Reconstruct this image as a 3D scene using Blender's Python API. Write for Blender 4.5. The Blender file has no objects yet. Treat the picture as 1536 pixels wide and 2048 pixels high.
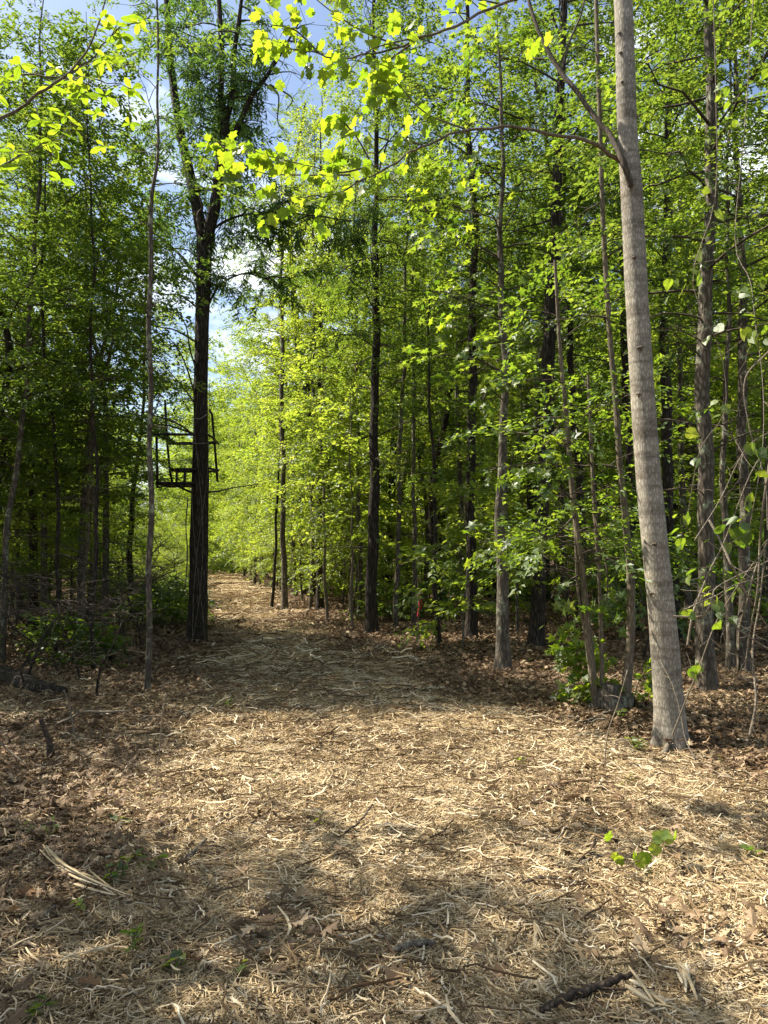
import bpy, math, random
import numpy as np
from mathutils import Vector, Matrix
from mathutils import noise as mnoise
PI = math.pi
SC = bpy.context.scene
COL = SC.collection
# ------------------------------------------------------------------ camera
CAM_Z = 1.55; PITCH = math.radians(3.2); F = 1538.0
cd = bpy.data.cameras.new('camera'); cam = bpy.data.objects.new('camera', cd); COL.objects.link(cam)
cam.location = (0, 0, CAM_Z); cam.rotation_euler = (PI/2+PITCH, 0, 0)
cd.sensor_fit = 'VERTICAL'; cd.sensor_height = 24.0; cd.lens = 24.0*F/2048; cd.clip_start = 0.05; cd.clip_end = 800
SC.camera = cam
# ------------------------------------------------------------------ sky and sun
SUN = Vector((-0.56, 0.20, 0.80)).normalized()      # towards the sun
W = bpy.data.worlds.new('World'); SC.world = W; W.use_nodes = True
wt = W.node_tree; wt.nodes.clear()
wo = wt.nodes.new('ShaderNodeOutputWorld'); bg = wt.nodes.new('ShaderNodeBackground'); sk = wt.nodes.new('ShaderNodeTexSky')
sk.sky_type = 'NISHITA'; sk.sun_disc = False
sk.sun_elevation = math.asin(SUN.z); sk.sun_rotation = math.atan2(SUN.x, SUN.y)
sk.air_density = 1.0; sk.dust_density = 1.6; sk.ozone_density = 1.5
bg.inputs['Strength'].default_value = 0.085
tc = wt.nodes.new('ShaderNodeTexCoord'); mp = wt.nodes.new('ShaderNodeMapping'); mp.inputs['Scale'].default_value = (1, 1, 2.4)
nz = wt.nodes.new('ShaderNodeTexNoise'); nz.inputs['Scale'].default_value = 3.2; nz.inputs['Detail'].default_value = 8; nz.inputs['Roughness'].default_value = 0.6
cr = wt.nodes.new('ShaderNodeValToRGB'); cr.color_ramp.elements[0].position = 0.50; cr.color_ramp.elements[1].position = 0.66
mx = wt.nodes.new('ShaderNodeMix'); mx.data_type = 'RGBA'; mx.inputs['B'].default_value = (8.5, 8.8, 9.2, 1)
wt.links.new(tc.outputs['Generated'], mp.inputs['Vector']); wt.links.new(mp.outputs[0], nz.inputs['Vector'])
wt.links.new(nz.outputs['Fac'], cr.inputs['Fac']); wt.links.new(cr.outputs['Color'], mx.inputs['Factor'])
wt.links.new(sk.outputs[0], mx.inputs['A']); wt.links.new(mx.outputs['Result'], bg.inputs['Color']); wt.links.new(bg.outputs[0], wo.inputs['Surface'])
sd = bpy.data.lights.new('sun', 'SUN'); sd.energy = 5.0; sd.angle = math.radians(0.53); sd.color = (1.0, 0.93, 0.80)
so = bpy.data.objects.new('sun', sd); COL.objects.link(so); so.rotation_euler = SUN.to_track_quat('Z', 'Y').to_euler(); so.location = (-20, 0, 40)
SC.view_settings.view_transform = 'Standard'; SC.view_settings.look = 'None'; SC.view_settings.exposure = 1.37
SC.view_settings.gamma = 1; SC.view_settings.use_curve_mapping = False
cy = SC.cycles
cy.max_bounces = 6; cy.diffuse_bounces = 3; cy.glossy_bounces = 1; cy.transmission_bounces = 4; cy.transparent_max_bounces = 4
cy.caustics_reflective = False; cy.caustics_refractive = False; cy.sample_clamp_indirect = 4

# ------------------------------------------------------------------ helpers: nodes
def nmat(name):
    m = bpy.data.materials.new(name); m.use_nodes = True; t = m.node_tree; t.nodes.clear()
    o = t.nodes.new('ShaderNodeOutputMaterial')
    def N(kind, **kw):
        n = t.nodes.new('ShaderNode'+kind)
        for k, v in kw.items():
            if k[0] == '_': setattr(n, k[1:], v)
            else:
                key = k.replace('__', ' ')
                n.inputs[int(key[1:]) if key[0] == 'i' and key[1:].isdigit() else key].default_value = v
        return n
    def L(a, b): t.links.new(a, b)
    return m, t, o, N, L
def ramp(N, stops):
    r = N('ValToRGB'); e = r.color_ramp.elements
    while len(e) < len(stops): e.new(0.5)
    for i, (p, c) in enumerate(stops):
        e[i].position = p; e[i].color = (*c, 1)
    return r
def leaf_mat(name, stops, tstops, trans=0.5, gloss=0.04, rough=0.45, perobj=False):
    m, t, o, N, L = nmat(name)
    if perobj:
        src = N('ObjectInfo').outputs['Random']
    else:
        src = N('Attribute', _attribute_name='v').outputs['Fac']
    r1 = ramp(N, stops); r2 = ramp(N, tstops); L(src, r1.inputs['Fac']); L(src, r2.inputs['Fac'])
    d = N('BsdfDiffuse'); tr = N('BsdfTranslucent'); g = N('BsdfGlossy', Roughness=rough)
    c1, c2 = r1.outputs[0], r2.outputs[0]
    if perobj:
        tc = N('TexCoord'); sx = N('SeparateXYZ'); L(tc.outputs['Object'], sx.inputs[0]); ab = N('Math', _operation='ABSOLUTE'); L(sx.outputs[0], ab.inputs[0])
        md = N('MapRange', From__Min=0.0, From__Max=0.03, To__Min=0.62, To__Max=1.0); L(ab.outputs[0], md.inputs[0])
        sv = N('Math', _operation='MULTIPLY_ADD', i1=-1.1); L(ab.outputs[0], sv.inputs[0]); L(sx.outputs[1], sv.inputs[2])
        fr_ = N('Math', _operation='PINGPONG', i1=0.065); L(sv.outputs[0], fr_.inputs[0]); m2_ = N('MapRange', From__Min=0.0, From__Max=0.014, To__Min=0.74, To__Max=1.0); L(fr_.outputs[0], m2_.inputs[0])
        nn = N('TexNoise', Scale=5, Detail=4); L(tc.outputs['Object'], nn.inputs['Vector']); m3_ = N('MapRange', From__Min=0.3, From__Max=0.7, To__Min=0.72, To__Max=1.12); L(nn.outputs['Fac'], m3_.inputs[0])
        p1 = N('Math', _operation='MULTIPLY'); L(md.outputs[0], p1.inputs[0]); L(m2_.outputs[0], p1.inputs[1]); p2 = N('Math', _operation='MULTIPLY'); L(p1.outputs[0], p2.inputs[0]); L(m3_.outputs[0], p2.inputs[1])
        out = []
        for c in (c1, c2):
            vm = N('VectorMath', _operation='SCALE'); L(c, vm.inputs[0]); L(p2.outputs[0], vm.inputs['Scale']); out.append(vm.outputs[0])
        c1, c2 = out
    L(c1, d.inputs['Color']); L(c2, tr.inputs['Color'])
    a = N('MixShader', i0=trans); b = N('MixShader', i0=gloss)
    L(d.outputs[0], a.inputs[1]); L(tr.outputs[0], a.inputs[2]); L(a.outputs[0], b.inputs[1]); L(g.outputs[0], b.inputs[2]); L(b.outputs[0], o.inputs[0])
    return m
def bark_mat(name, c0, c1, c2, scale=(14, 14, 3), bump=0.5, dist=0.02, rough=0.85, bands=None, lichen=None):
    m, t, o, N, L = nmat(name)
    tc = N('TexCoord'); mp = N('Mapping', Scale=scale); L(tc.outputs['Object'], mp.inputs['Vector'])
    n1 = N('TexNoise', Scale=1.0, Detail=7, Roughness=0.65); L(mp.outputs[0], n1.inputs['Vector'])
    v = N('TexVoronoi', Scale=1.2, _feature='DISTANCE_TO_EDGE'); L(mp.outputs[0], v.inputs['Vector'])
    mu = N('Math', _operation='MULTIPLY'); L(n1.outputs['Fac'], mu.inputs[0]); 
    mr = N('MapRange', From__Min=0.0, From__Max=0.35, To__Min=0.45, To__Max=1.15); L(v.outputs['Distance'], mr.inputs[0]); L(mr.outputs[0], mu.inputs[1])
    r = ramp(N, [(0.22, c0), (0.5, c1), (0.75, c2)]); L(mu.outputs[0], r.inputs['Fac'])
    col = r.outputs[0]
    n2 = N('TexNoise', Scale=2.2, Detail=5, Roughness=0.7); L(tc.outputs['Object'], n2.inputs['Vector'])
    mm = N('Mix', _data_type='RGBA', _blend_type='MULTIPLY', i0=0.8)
    rr = ramp(N, [(0.3, (0.6, 0.6, 0.6)), (0.7, (1.2, 1.15, 1.1))]); L(n2.outputs['Fac'], rr.inputs['Fac'])
    L(col, mm.inputs['A']); L(rr.outputs[0], mm.inputs['B']); col = mm.outputs['Result']
    if bands:
        mp2 = N('Mapping', Scale=(1.6, 1.6, 13)); L(tc.outputs['Object'], mp2.inputs['Vector'])
        n3 = N('TexNoise', Scale=1.0, Detail=5, Roughness=0.65, Distortion=0.6); L(mp2.outputs[0], n3.inputs['Vector'])
        r3 = ramp(N, [(0.36, (0.62, 0.58, 0.54)), (0.5, (0.95, 0.95, 0.94)), (0.64, (1.25, 1.24, 1.2))]); L(n3.outputs['Fac'], r3.inputs['Fac'])
        m3 = N('Mix', _data_type='RGBA', _blend_type='MULTIPLY', i0=bands); L(col, m3.inputs['A']); L(r3.outputs[0], m3.inputs['B']); col = m3.outputs['Result']
    if lichen:
        n4 = N('TexNoise', Scale=6.0, Detail=6, Roughness=0.7); L(tc.outputs['Object'], n4.inputs['Vector'])
        r4 = ramp(N, [(0.55, (0, 0, 0)), (0.63, (1, 1, 1))]); L(n4.outputs['Fac'], r4.inputs['Fac'])
        m4 = N('Mix', _data_type='RGBA', B=(*lichen, 1)); L(r4.outputs[0], m4.inputs['Factor']); L(col, m4.inputs['A']); col = m4.outputs['Result']
    b = N('Bump', Strength=bump, Distance=dist); L(mu.outputs[0], b.inputs['Height'])
    p = N('BsdfPrincipled', Roughness=rough); p.inputs['Specular IOR Level'].default_value = 0.2
    L(col, p.inputs['Base Color']); L(b.outputs[0], p.inputs['Normal']); L(p.outputs[0], o.inputs[0])
    return m
def piece_mat(name, stops, perobj=False, inst=False, rough=0.8, tl=0.0, spec=0.15):
    m, t, o, N, L = nmat(name)
    src = N('ObjectInfo').outputs['Random'] if perobj else N('Attribute', _attribute_name='v').outputs['Fac']
    r = ramp(N, stops); L(src, r.inputs['Fac'])
    tc = N('TexCoord'); n = N('TexNoise', Scale=60, Detail=4, Roughness=0.7); L(tc.outputs['Object'], n.inputs['Vector'])
    rr = ramp(N, [(0.3, (0.65, 0.62, 0.6)), (0.7, (1.15, 1.15, 1.15))]); L(n.outputs['Fac'], rr.inputs['Fac'])
    mm = N('Mix', _data_type='RGBA', _blend_type='MULTIPLY', i0=0.7); L(r.outputs[0], mm.inputs['A']); L(rr.outputs[0], mm.inputs['B'])
    if inst:
        oi = N('ObjectInfo'); ri = ramp(N, [(0, (0.68, 0.62, 0.56)), (0.25, (0.92, 0.90, 0.88)), (1, (1.1, 1.1, 1.1))]); L(oi.outputs['Random'], ri.inputs['Fac']); m9 = N('Mix', _data_type='RGBA', _blend_type='MULTIPLY', i0=1.0); L(mm.outputs['Result'], m9.inputs['A']); L(ri.outputs[0], m9.inputs['B']); mm = m9
    d = N('BsdfPrincipled', Roughness=rough); d.inputs['Specular IOR Level'].default_value = spec; L(mm.outputs['Result'], d.inputs['Base Color'])
    if tl:
        tr = N('BsdfTranslucent'); L(mm.outputs['Result'], tr.inputs['Color']); ms = N('MixShader', i0=tl)
        L(d.outputs[0], ms.inputs[1]); L(tr.outputs[0], ms.inputs[2]); L(ms.outputs[0], o.inputs[0])
    else: L(d.outputs[0], o.inputs[0])
    return m
M = {}
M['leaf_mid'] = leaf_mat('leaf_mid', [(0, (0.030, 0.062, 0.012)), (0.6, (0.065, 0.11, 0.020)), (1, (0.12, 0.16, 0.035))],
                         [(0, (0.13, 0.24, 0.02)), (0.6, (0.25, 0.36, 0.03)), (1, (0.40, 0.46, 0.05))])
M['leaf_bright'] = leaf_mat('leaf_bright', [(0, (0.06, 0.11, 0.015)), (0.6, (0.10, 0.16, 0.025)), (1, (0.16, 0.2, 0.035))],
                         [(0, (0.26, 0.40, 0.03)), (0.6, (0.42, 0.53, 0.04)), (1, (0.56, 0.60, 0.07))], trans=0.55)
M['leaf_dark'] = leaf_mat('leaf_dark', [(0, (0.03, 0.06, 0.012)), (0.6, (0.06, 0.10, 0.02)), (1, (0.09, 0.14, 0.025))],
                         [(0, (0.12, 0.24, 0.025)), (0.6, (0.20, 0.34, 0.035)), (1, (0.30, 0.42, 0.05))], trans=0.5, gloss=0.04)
M['leaf_hero'] = leaf_mat('leaf_hero', [(0, (0.08, 0.13, 0.012)), (1, (0.14, 0.2, 0.02))],
                         [(0, (0.26, 0.42, 0.015)), (0.5, (0.38, 0.53, 0.02)), (1, (0.50, 0.60, 0.03))], trans=0.65, gloss=0.05, perobj=True)
M['leaf_star'] = leaf_mat('leaf_star', [(0, (0.03, 0.07, 0.012)), (0.5, (0.07, 0.13, 0.02)), (1, (0.15, 0.20, 0.03))],
                         [(0, (0.16, 0.30, 0.015)), (0.5, (0.36, 0.50, 0.025)), (1, (0.58, 0.66, 0.05))], trans=0.5, gloss=0.05, rough=0.5, perobj=True)
M['leaf_star_mass'] = leaf_mat('leaf_star_mass', [(0, (0.03, 0.07, 0.012)), (0.5, (0.07, 0.13, 0.02)), (1, (0.13, 0.18, 0.03))],
                         [(0, (0.12, 0.26, 0.015)), (0.5, (0.28, 0.42, 0.025)), (1, (0.46, 0.55, 0.05))], trans=0.5, gloss=0.05, rough=0.5)
M['leaf_hero_mass'] = leaf_mat('leaf_hero_mass', [(0, (0.08, 0.13, 0.012)), (1, (0.14, 0.2, 0.02))], [(0, (0.26, 0.42, 0.015)), (0.5, (0.38, 0.53, 0.02)), (1, (0.50, 0.60, 0.03))], trans=0.65, gloss=0.04)
M['smooth_bark'] = bark_mat('smooth_bark', (0.20, 0.18, 0.145), (0.34, 0.315, 0.265), (0.47, 0.445, 0.385), scale=(48, 48, 15), bump=0.35, dist=0.008, bands=1.0)
M['dark_bark'] = bark_mat('dark_bark', (0.018, 0.014, 0.010), (0.065, 0.052, 0.040), (0.15, 0.125, 0.10), scale=(26, 26, 4.5), bump=1.0, dist=0.03)
M['grey_bark'] = bark_mat('grey_bark', (0.06, 0.05, 0.04), (0.15, 0.125, 0.095), (0.27, 0.24, 0.19), scale=(24, 24, 6), bump=0.8, dist=0.02, lichen=(0.26, 0.28, 0.19))
M['pale_bark'] = bark_mat('pale_bark', (0.11, 0.09, 0.065), (0.21, 0.175, 0.125), (0.32, 0.28, 0.21), scale=(40, 40, 9), bump=0.4, dist=0.01, bands=0.4)
M['twig'] = bark_mat('twig', (0.05, 0.04, 0.03), (0.10, 0.08, 0.06), (0.18, 0.15, 0.11), scale=(30, 30, 8), bump=0.2, dist=0.005)
M['dead_wood'] = bark_mat('dead_wood', (0.12, 0.10, 0.075), (0.26, 0.22, 0.165), (0.42, 0.37, 0.29), scale=(60, 60, 60), bump=0.5, dist=0.006)
M['dark_wood'] = bark_mat('dark_wood', (0.03, 0.022, 0.016), (0.09, 0.065, 0.045), (0.17, 0.13, 0.09), scale=(40, 40, 40), bump=0.6, dist=0.008)
M['split_wood'] = bark_mat('split_wood', (0.25, 0.18, 0.10), (0.48, 0.37, 0.22), (0.62, 0.52, 0.35), scale=(90, 12, 90), bump=0.6, dist=0.004)
M['mulch'] = piece_mat('mulch', [(0, (0.08, 0.05, 0.028)), (0.18, (0.28, 0.20, 0.105)), (0.55, (0.54, 0.42, 0.24)), (0.85, (0.63, 0.52, 0.34)), (1, (0.70, 0.62, 0.46))], inst=True)
M['dead_leaf'] = piece_mat('dead_leaf', [(0, (0.06, 0.037, 0.02)), (0.4, (0.17, 0.11, 0.06)), (0.8, (0.31, 0.215, 0.125)), (1, (0.44, 0.345, 0.22))], tl=0.12, rough=0.6, spec=0.25, inst=True)
M['oak_leaf'] = piece_mat('oak_leaf', [(0, (0.16, 0.085, 0.04)), (0.5, (0.27, 0.16, 0.085)), (1, (0.40, 0.27, 0.15))], perobj=True, tl=0.15, rough=0.55, spec=0.25)
def metal_mat():
    m, t, o, N, L = nmat('rusty_metal'); tc = N('TexCoord'); n = N('TexNoise', Scale=14, Detail=6); L(tc.outputs['Object'], n.inputs['Vector'])
    r = ramp(N, [(0.4, (0.012, 0.012, 0.011)), (0.62, (0.03, 0.024, 0.018)), (0.75, (0.07, 0.035, 0.018))]); L(n.outputs['Fac'], r.inputs['Fac'])
    p = N('BsdfPrincipled', Roughness=0.6, Metallic=0.3); L(r.outputs[0], p.inputs['Base Color']); L(p.outputs[0], o.inputs[0]); return m
M['metal'] = metal_mat()
def plain(name, c, rough=0.7, tl=0):
    return piece_mat(name, [(0, c), (1, tuple(min(1, x*1.1) for x in c))], perobj=True, rough=rough, tl=tl)
M['ribbon'] = plain('ribbon', (0.85, 0.10, 0.20), 0.5, 0.4); M['strap'] = plain('strap', (0.35, 0.34, 0.30))

# ------------------------------------------------------------------ terrain shape
def interp(x, tab):
    return np.interp(x, [a for a, b in tab], [b for a, b in tab])
PR = [(-20, 8), (0, 6), (3.5, 4.2), (5, 3.0), (6, 2.0), (8.2, 0.9), (12.5, -0.2), (17, -1.3), (26.5, -3.9), (38, -7.1), (47, -9.6), (70, -17)]
PL = [(-20, -1.2), (0, -1.2), (3, -1.25), (5, -1.75), (8.2, -2.0), (12.5, -2.85), (17, -4.1), (26.5, -6.3), (47, -10.4), (70, -18)]
def path_r(y): return interp(y, PR)
def path_l(y): return interp(y, PL)
def hgt(x, y):
    x = np.asarray(x, float); y = np.asarray(y, float)
    h = 0.030*np.sin(x*1.3+0.5)*np.sin(y*0.9+1.1)+0.020*np.sin(x*3.1+y*1.7)+0.012*np.sin(x*5.7-y*4.3+2)
    d = np.maximum(0, np.maximum(x-path_r(y), path_l(y)-x))
    h = h+0.10*(1-np.exp(-d*0.8))*np.clip((y-3)/5, 0, 1)                # forest floor a little above the trodden path
    h = h+0.30*np.clip((y-16)/14, 0, 1)*np.exp(-((x-path_r(y)-1.2)/2.2)**2)   # low bank on the right of the far path
    h = h+0.10*np.sin(y*0.35)*np.clip((y-14)/10, 0, 1)*(y < 80)
    return h
def h1(x, y): return float(hgt(x, y))
fw = Vector((0, math.cos(PITCH), math.sin(PITCH))); upv = Vector((0, -math.sin(PITCH), math.cos(PITCH)))
def ray(px, py): return fw+Vector(((px-768)/F, 0, 0))-upv*((py-1024)/F)
def P(px, py, d):
    r = ray(px, py); return Vector((0, 0, CAM_Z))+r*(d/r.y)
def G(px, py):
    r = ray(px, py); t = 1.2
    for i in range(4000):
        q = Vector((0, 0, CAM_Z))+r*t
        if q.z <= h1(q.x, q.y): return Vector((q.x, q.y, h1(q.x, q.y)))
        t *= 1.002
    return q

# ------------------------------------------------------------------ helpers: meshes
class MB:
    def __init__(s): s.V = []; s.Q = []; s.T = []; s.vq = []; s.vt = []; s.n = 0
    def add(s, V, Fc, val=0.5):
        V = np.asarray(V, float).reshape(-1, 3); Fc = np.asarray(Fc, int)
        s.V.append(V); val = np.broadcast_to(np.asarray(val, float), (len(Fc),))
        if Fc.shape[1] == 4: s.Q.append(Fc+s.n); s.vq.append(val)
        else: s.T.append(Fc+s.n); s.vt.append(val)
        s.n += len(V); return s
    def mesh(s, name, mat, origin=(0, 0, 0), smooth=True):
        V = np.concatenate(s.V)-np.asarray(origin, float)
        q = np.concatenate(s.Q) if s.Q else np.zeros((0, 4), int); t = np.concatenate(s.T) if s.T else np.zeros((0, 3), int)
        me = bpy.data.meshes.new(name); me.vertices.add(len(V)); me.vertices.foreach_set('co', V.astype(np.float32).ravel())
        me.loops.add(q.size+t.size); me.loops.foreach_set('vertex_index', np.concatenate([q.ravel(), t.ravel()]).astype(np.int32))
        nf = len(q)+len(t); me.polygons.add(nf)
        tot = np.concatenate([np.full(len(q), 4), np.full(len(t), 3)]).astype(np.int32)
        me.polygons.foreach_set('loop_start', (np.cumsum(tot)-tot).astype(np.int32))
        try: me.polygons.foreach_set('loop_total', tot)
        except Exception: pass
        me.polygons.foreach_set('use_smooth', np.full(nf, smooth))
        a = me.attributes.new('v', 'FLOAT', 'FACE')
        a.data.foreach_set('value', np.concatenate((s.vq+s.vt)).astype(np.float32) if nf else [])
        if s.Q and s.T:
            pass
        me.update(calc_edges=True); me.validate(); me.materials.append(mat); return me
def tri_order_fix(mb):   # values are stored quads first, then tris
    return mb
def link(name, me, parent=None, loc=None, kind=None):
    o = bpy.data.objects.new(name, me); COL.objects.link(o)
    if parent is not None: o.parent = parent
    if loc is not None: o.location = loc
    if kind: o['kind'] = kind
    return o
def tag(o, label=None, cat=None, group=None, kind=None):
    if label: o['label'] = label
    if cat: o['category'] = cat
    if group: o['group'] = group
    if kind: o['kind'] = kind
    return o
def empty(name, loc, label, cat, group=None):
    o = bpy.data.objects.new(name, None); COL.objects.link(o); o.location = loc; o.empty_display_size = 0.2
    return tag(o, label, cat, group)
def resample(pts, n):
    pts = np.asarray(pts, float); k = len(pts)
    if k == 2: t = np.linspace(0, 1, n)[:, None]; return pts[0]*(1-t)+pts[1]*t
    P0 = np.vstack([2*pts[0]-pts[1], pts, 2*pts[-1]-pts[-2]])
    u = np.linspace(0, k-1-1e-9, n); i = u.astype(int); f = (u-i)[:, None]
    a, b, c, d = P0[i], P0[i+1], P0[i+2], P0[i+3]
    return 0.5*((2*b)+(c-a)*f+(2*a-5*b+4*c-d)*f**2+(3*b-a-3*c+d)*f**3)
def tube_vf(pts, rad, sides=6, rough=0.0, seed=0, flat=1.0, lobes=0.0):
    pts = np.asarray(pts, float); n = len(pts); rad = np.broadcast_to(np.asarray(rad, float), (n,))
    T = np.gradient(pts, axis=0); T /= (np.linalg.norm(T, axis=1)[:, None]+1e-9)
    m = T.mean(0); ref = np.eye(3)[np.argmin(np.abs(m))]
    A = np.cross(T, ref); A /= (np.linalg.norm(A, axis=1)[:, None]+1e-9); B = np.cross(T, A)
    th = np.arange(sides)*2*PI/sides
    R = rad[:, None]*np.ones(sides)
    if rough:
        s = seed*1.37; z = np.linspace(0, 1, n)[:, None]*n
        R = R*(1+rough*(0.5*np.sin(th*3+s+z*0.31)+0.35*np.sin(th*5+2*s-z*0.23)+0.4*np.sin(th*2+s*3+z*0.17)+0.35*np.sin(th*7+z*0.83+s)))
    if lobes:
        w = np.exp(-np.linspace(0, 1, n)*n/5.0)[:, None]; R = R*(1+w*lobes*(0.6*np.sin(th*4+seed)+0.4*np.sin(th*7+seed*2)))
    V = pts[:, None, :]+R[:, :, None]*(np.cos(th)[None, :, None]*A[:, None, :]+flat*np.sin(th)[None, :, None]*B[:, None, :])
    idx = np.arange(n*sides).reshape(n, sides); nx = np.roll(idx, -1, 1)
    Q = np.stack([idx[:-1], nx[:-1], nx[1:], idx[1:]], -1).reshape(-1, 4)
    return V.reshape(-1, 3), Q
def tube(mb, pts, rad, sides=6, val=0.5, cap=False, **k):
    V, Q = tube_vf(pts, rad, sides, **k); base = mb.n; mb.add(V, Q, val)
    if cap:
        for e, off in ((0, 0), (1, len(V)-sides)):
            c = V[off:off+sides].mean(0); i = np.arange(sides); j = (i+1) % sides
            mb.V.append(c[None]); ci = mb.n; mb.n += 1
            fc = np.stack([np.full(sides, ci), base+off+(j if e == 0 else i), base+off+(i if e == 0 else j)], -1)
            mb.T.append(fc); mb.vt.append(np.full(sides, val))
    return mb
def frames(D, rng, roll=0.5, up=(0, 0, 1)):
    D = np.asarray(D, float); D = D/(np.linalg.norm(D, axis=1)[:, None]+1e-9); n = len(D)
    U = np.asarray(up, float)+rng.normal(0, roll, (n, 3))*0.7
    X = np.cross(D, U); X /= (np.linalg.norm(X, axis=1)[:, None]+1e-9); Z = np.cross(X, D)
    return np.stack([X, D, Z], -1)     # columns: x side, y along, z normal
def place(mb, temp, Ms, Ts, scl, vals):
    V, Fc, fv = temp; N_ = len(Ts)
    if not N_: return
    W_ = np.einsum('nij,mj->nmi', Ms*np.asarray(scl)[:, None, None], V)+Ts[:, None, :]
    FF = Fc[None]+(np.arange(N_)*len(V))[:, None, None]
    vv = np.clip(fv[None]+np.asarray(vals)[:, None], 0, 1)
    mb.add(W_.reshape(-1, 3), FF.reshape(-1, Fc.shape[1]), vv.reshape(-1))

# ------------------------------------------------------------------ leaf shapes (base at origin, along +Y, 1 long)
def fan_leaf(outline, fold=0.12, droop=0.15):
    o = np.array(outline, float); V = [(0, 0, 0)]; n = len(o)
    for x, y in o: V.append((x, y, abs(x)*fold*1.2-droop*(x*x+y*y)*0.6))
    c = (0, 0.42, -droop*0.05); V.append(c); ci = n+1
    Fc = [(ci, i+1, (i+1) % n+1) for i in range(n)]
    V[0] = (0, 0, 0)
    return np.array(V), np.array(Fc)
def sym(half):    # half outline on +x side from base to tip; mirrored
    r = [(0, 0)]+half; l = [(-x, y) for x, y in reversed(half) if x > 1e-6]
    return r+l
DIAM = (np.array([(0, 0, 0), (0.28, 0.45, 0.07), (0, 1, -0.08), (-0.28, 0.45, 0.07)], float), np.array([(0, 1, 2), (0, 2, 3)]))
NARR = (np.array([(0, 0, 0), (0.10, 0.4, 0.02), (0, 1, -0.12), (-0.10, 0.4, 0.02)], float), np.array([(0, 1, 2), (0, 2, 3)]))
OVAL = (np.array([(0, 0, 0), (0.22, 0.28, 0.06), (0.24, 0.62, 0.03), (0, 1, -0.14), (-0.24, 0.62, 0.03), (-0.22, 0.28, 0.06), (0, 0.5, 0)], float),
        np.array([(6, 0, 1), (6, 1, 2), (6, 2, 3), (6, 3, 4), (6, 4, 5), (6, 5, 0)]))
STAR = fan_leaf(sym([(0.16, 0.12), (0.50, 0.04), (0.26, 0.34), (0.60, 0.60), (0.20, 0.56), (0.0, 1.0)]), droop=0.35)
TULIP = fan_leaf(sym([(0.2, 0.02), (0.46, 0.2), (0.36, 0.42), (0.56, 0.62), (0.34, 0.72), (0.28, 0.98), (0.06, 0.86), (0, 0.9)]), droop=0.3)
HEART = fan_leaf(sym([(0.2, -0.1), (0.46, 0.12), (0.50, 0.4), (0.34, 0.68), (0.0, 1.02)]), droop=0.2)
MAGN = (np.array([(0, 0, 0), (0.1, 0.2, 0.03), (0.2, 0.55, 0.04), (0.14, 0.82, -0.02), (0, 1, -0.1), (-0.14, 0.82, -0.02), (-0.2, 0.55, 0.04), (-0.1, 0.2, 0.03), (0, 0.5, 0)], float),
        np.array([(8, i, (i+1) % 8) for i in range(8)]))
OAKL = fan_leaf(sym([(0.06, 0.12), (0.26, 0.2), (0.10, 0.32), (0.36, 0.48), (0.14, 0.56), (0.32, 0.78), (0.1, 0.78), (0, 1.0)]), fold=0.5, droop=0.45)
def spray(leaf, n, length, size, rng, arr='alt', spread=0.9, droop=0.3):
    V, Fc = leaf; mb = MB(); 
    t = np.sort(rng.uniform(0.1, 1.0, n)); side = np.where(np.arange(n) % 2 == 0, 1, -1)
    pos = np.stack([rng.normal(0, 0.02, n), t*length, -0.25*length*t**2+rng.normal(0, 0.02, n)], -1)
    a = side*rng.uniform(0.3, 1.25, n)*spread; a[-1] = 0
    D = np.stack([np.sin(a), np.cos(a), -rng.uniform(0, 2*droop, n)], -1)
    Ms = frames(D, rng, 0.45); sc = size*rng.uniform(0.65, 1.15, n)
    place(mb, (V, Fc, np.zeros(len(Fc))), Ms, pos, sc, rng.normal(0, 0.16, n))
    return np.concatenate(mb.V), np.concatenate(mb.T), np.concatenate(mb.vt) - 0.0
class _MBraw: pass
def mk_sprays(leaf, n, length, size, seed, k=4, **kw):
    out = []
    for i in range(k):
        r = np.random.default_rng(seed+i); out.append(spray_raw(leaf, n, length, size, r, **kw))
    return out
def spray_raw(leaf, n, length, size, rng, spread=0.9, droop=0.3):
    V, Fc = leaf
    t = np.sort(rng.uniform(0.05, 1.0, n)); side = np.where(np.arange(n) % 2 == 0, 1, -1)
    pos = np.stack([rng.normal(0, 0.05*length, n), t*length, -0.2*length*t**2+rng.normal(0, 0.06*length, n)], -1)
    a = side*rng.uniform(0.3, 1.25, n)*spread
    D = np.stack([np.sin(a), np.cos(a), -rng.uniform(-0.1, 2*droop, n)], -1)
    Ms = frames(D, rng, 0.5); sc = size*rng.uniform(0.6, 1.15, n)
    W_ = np.einsum('nij,mj->nmi', Ms*sc[:, None, None], V)+pos[:, None, :]
    FF = Fc[None]+(np.arange(n)*len(V))[:, None, None]
    fv = np.repeat(rng.normal(0, 0.17, n), len(Fc))
    return W_.reshape(-1, 3), FF.reshape(-1, 3), fv
SP = {
    'small': mk_sprays(DIAM, 22, 0.44, 0.068, 10),
    'narrow': mk_sprays(NARR, 26, 0.38, 0.125, 20, spread=1.1, droop=0.5),
    'broad': mk_sprays(OVAL, 11, 0.45, 0.11, 30),
    'star': mk_sprays(STAR, 9, 0.45, 0.10, 40, spread=1.1, droop=0.4),
    'far': mk_sprays(DIAM, 13, 0.62, 0.14, 50),
}
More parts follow.
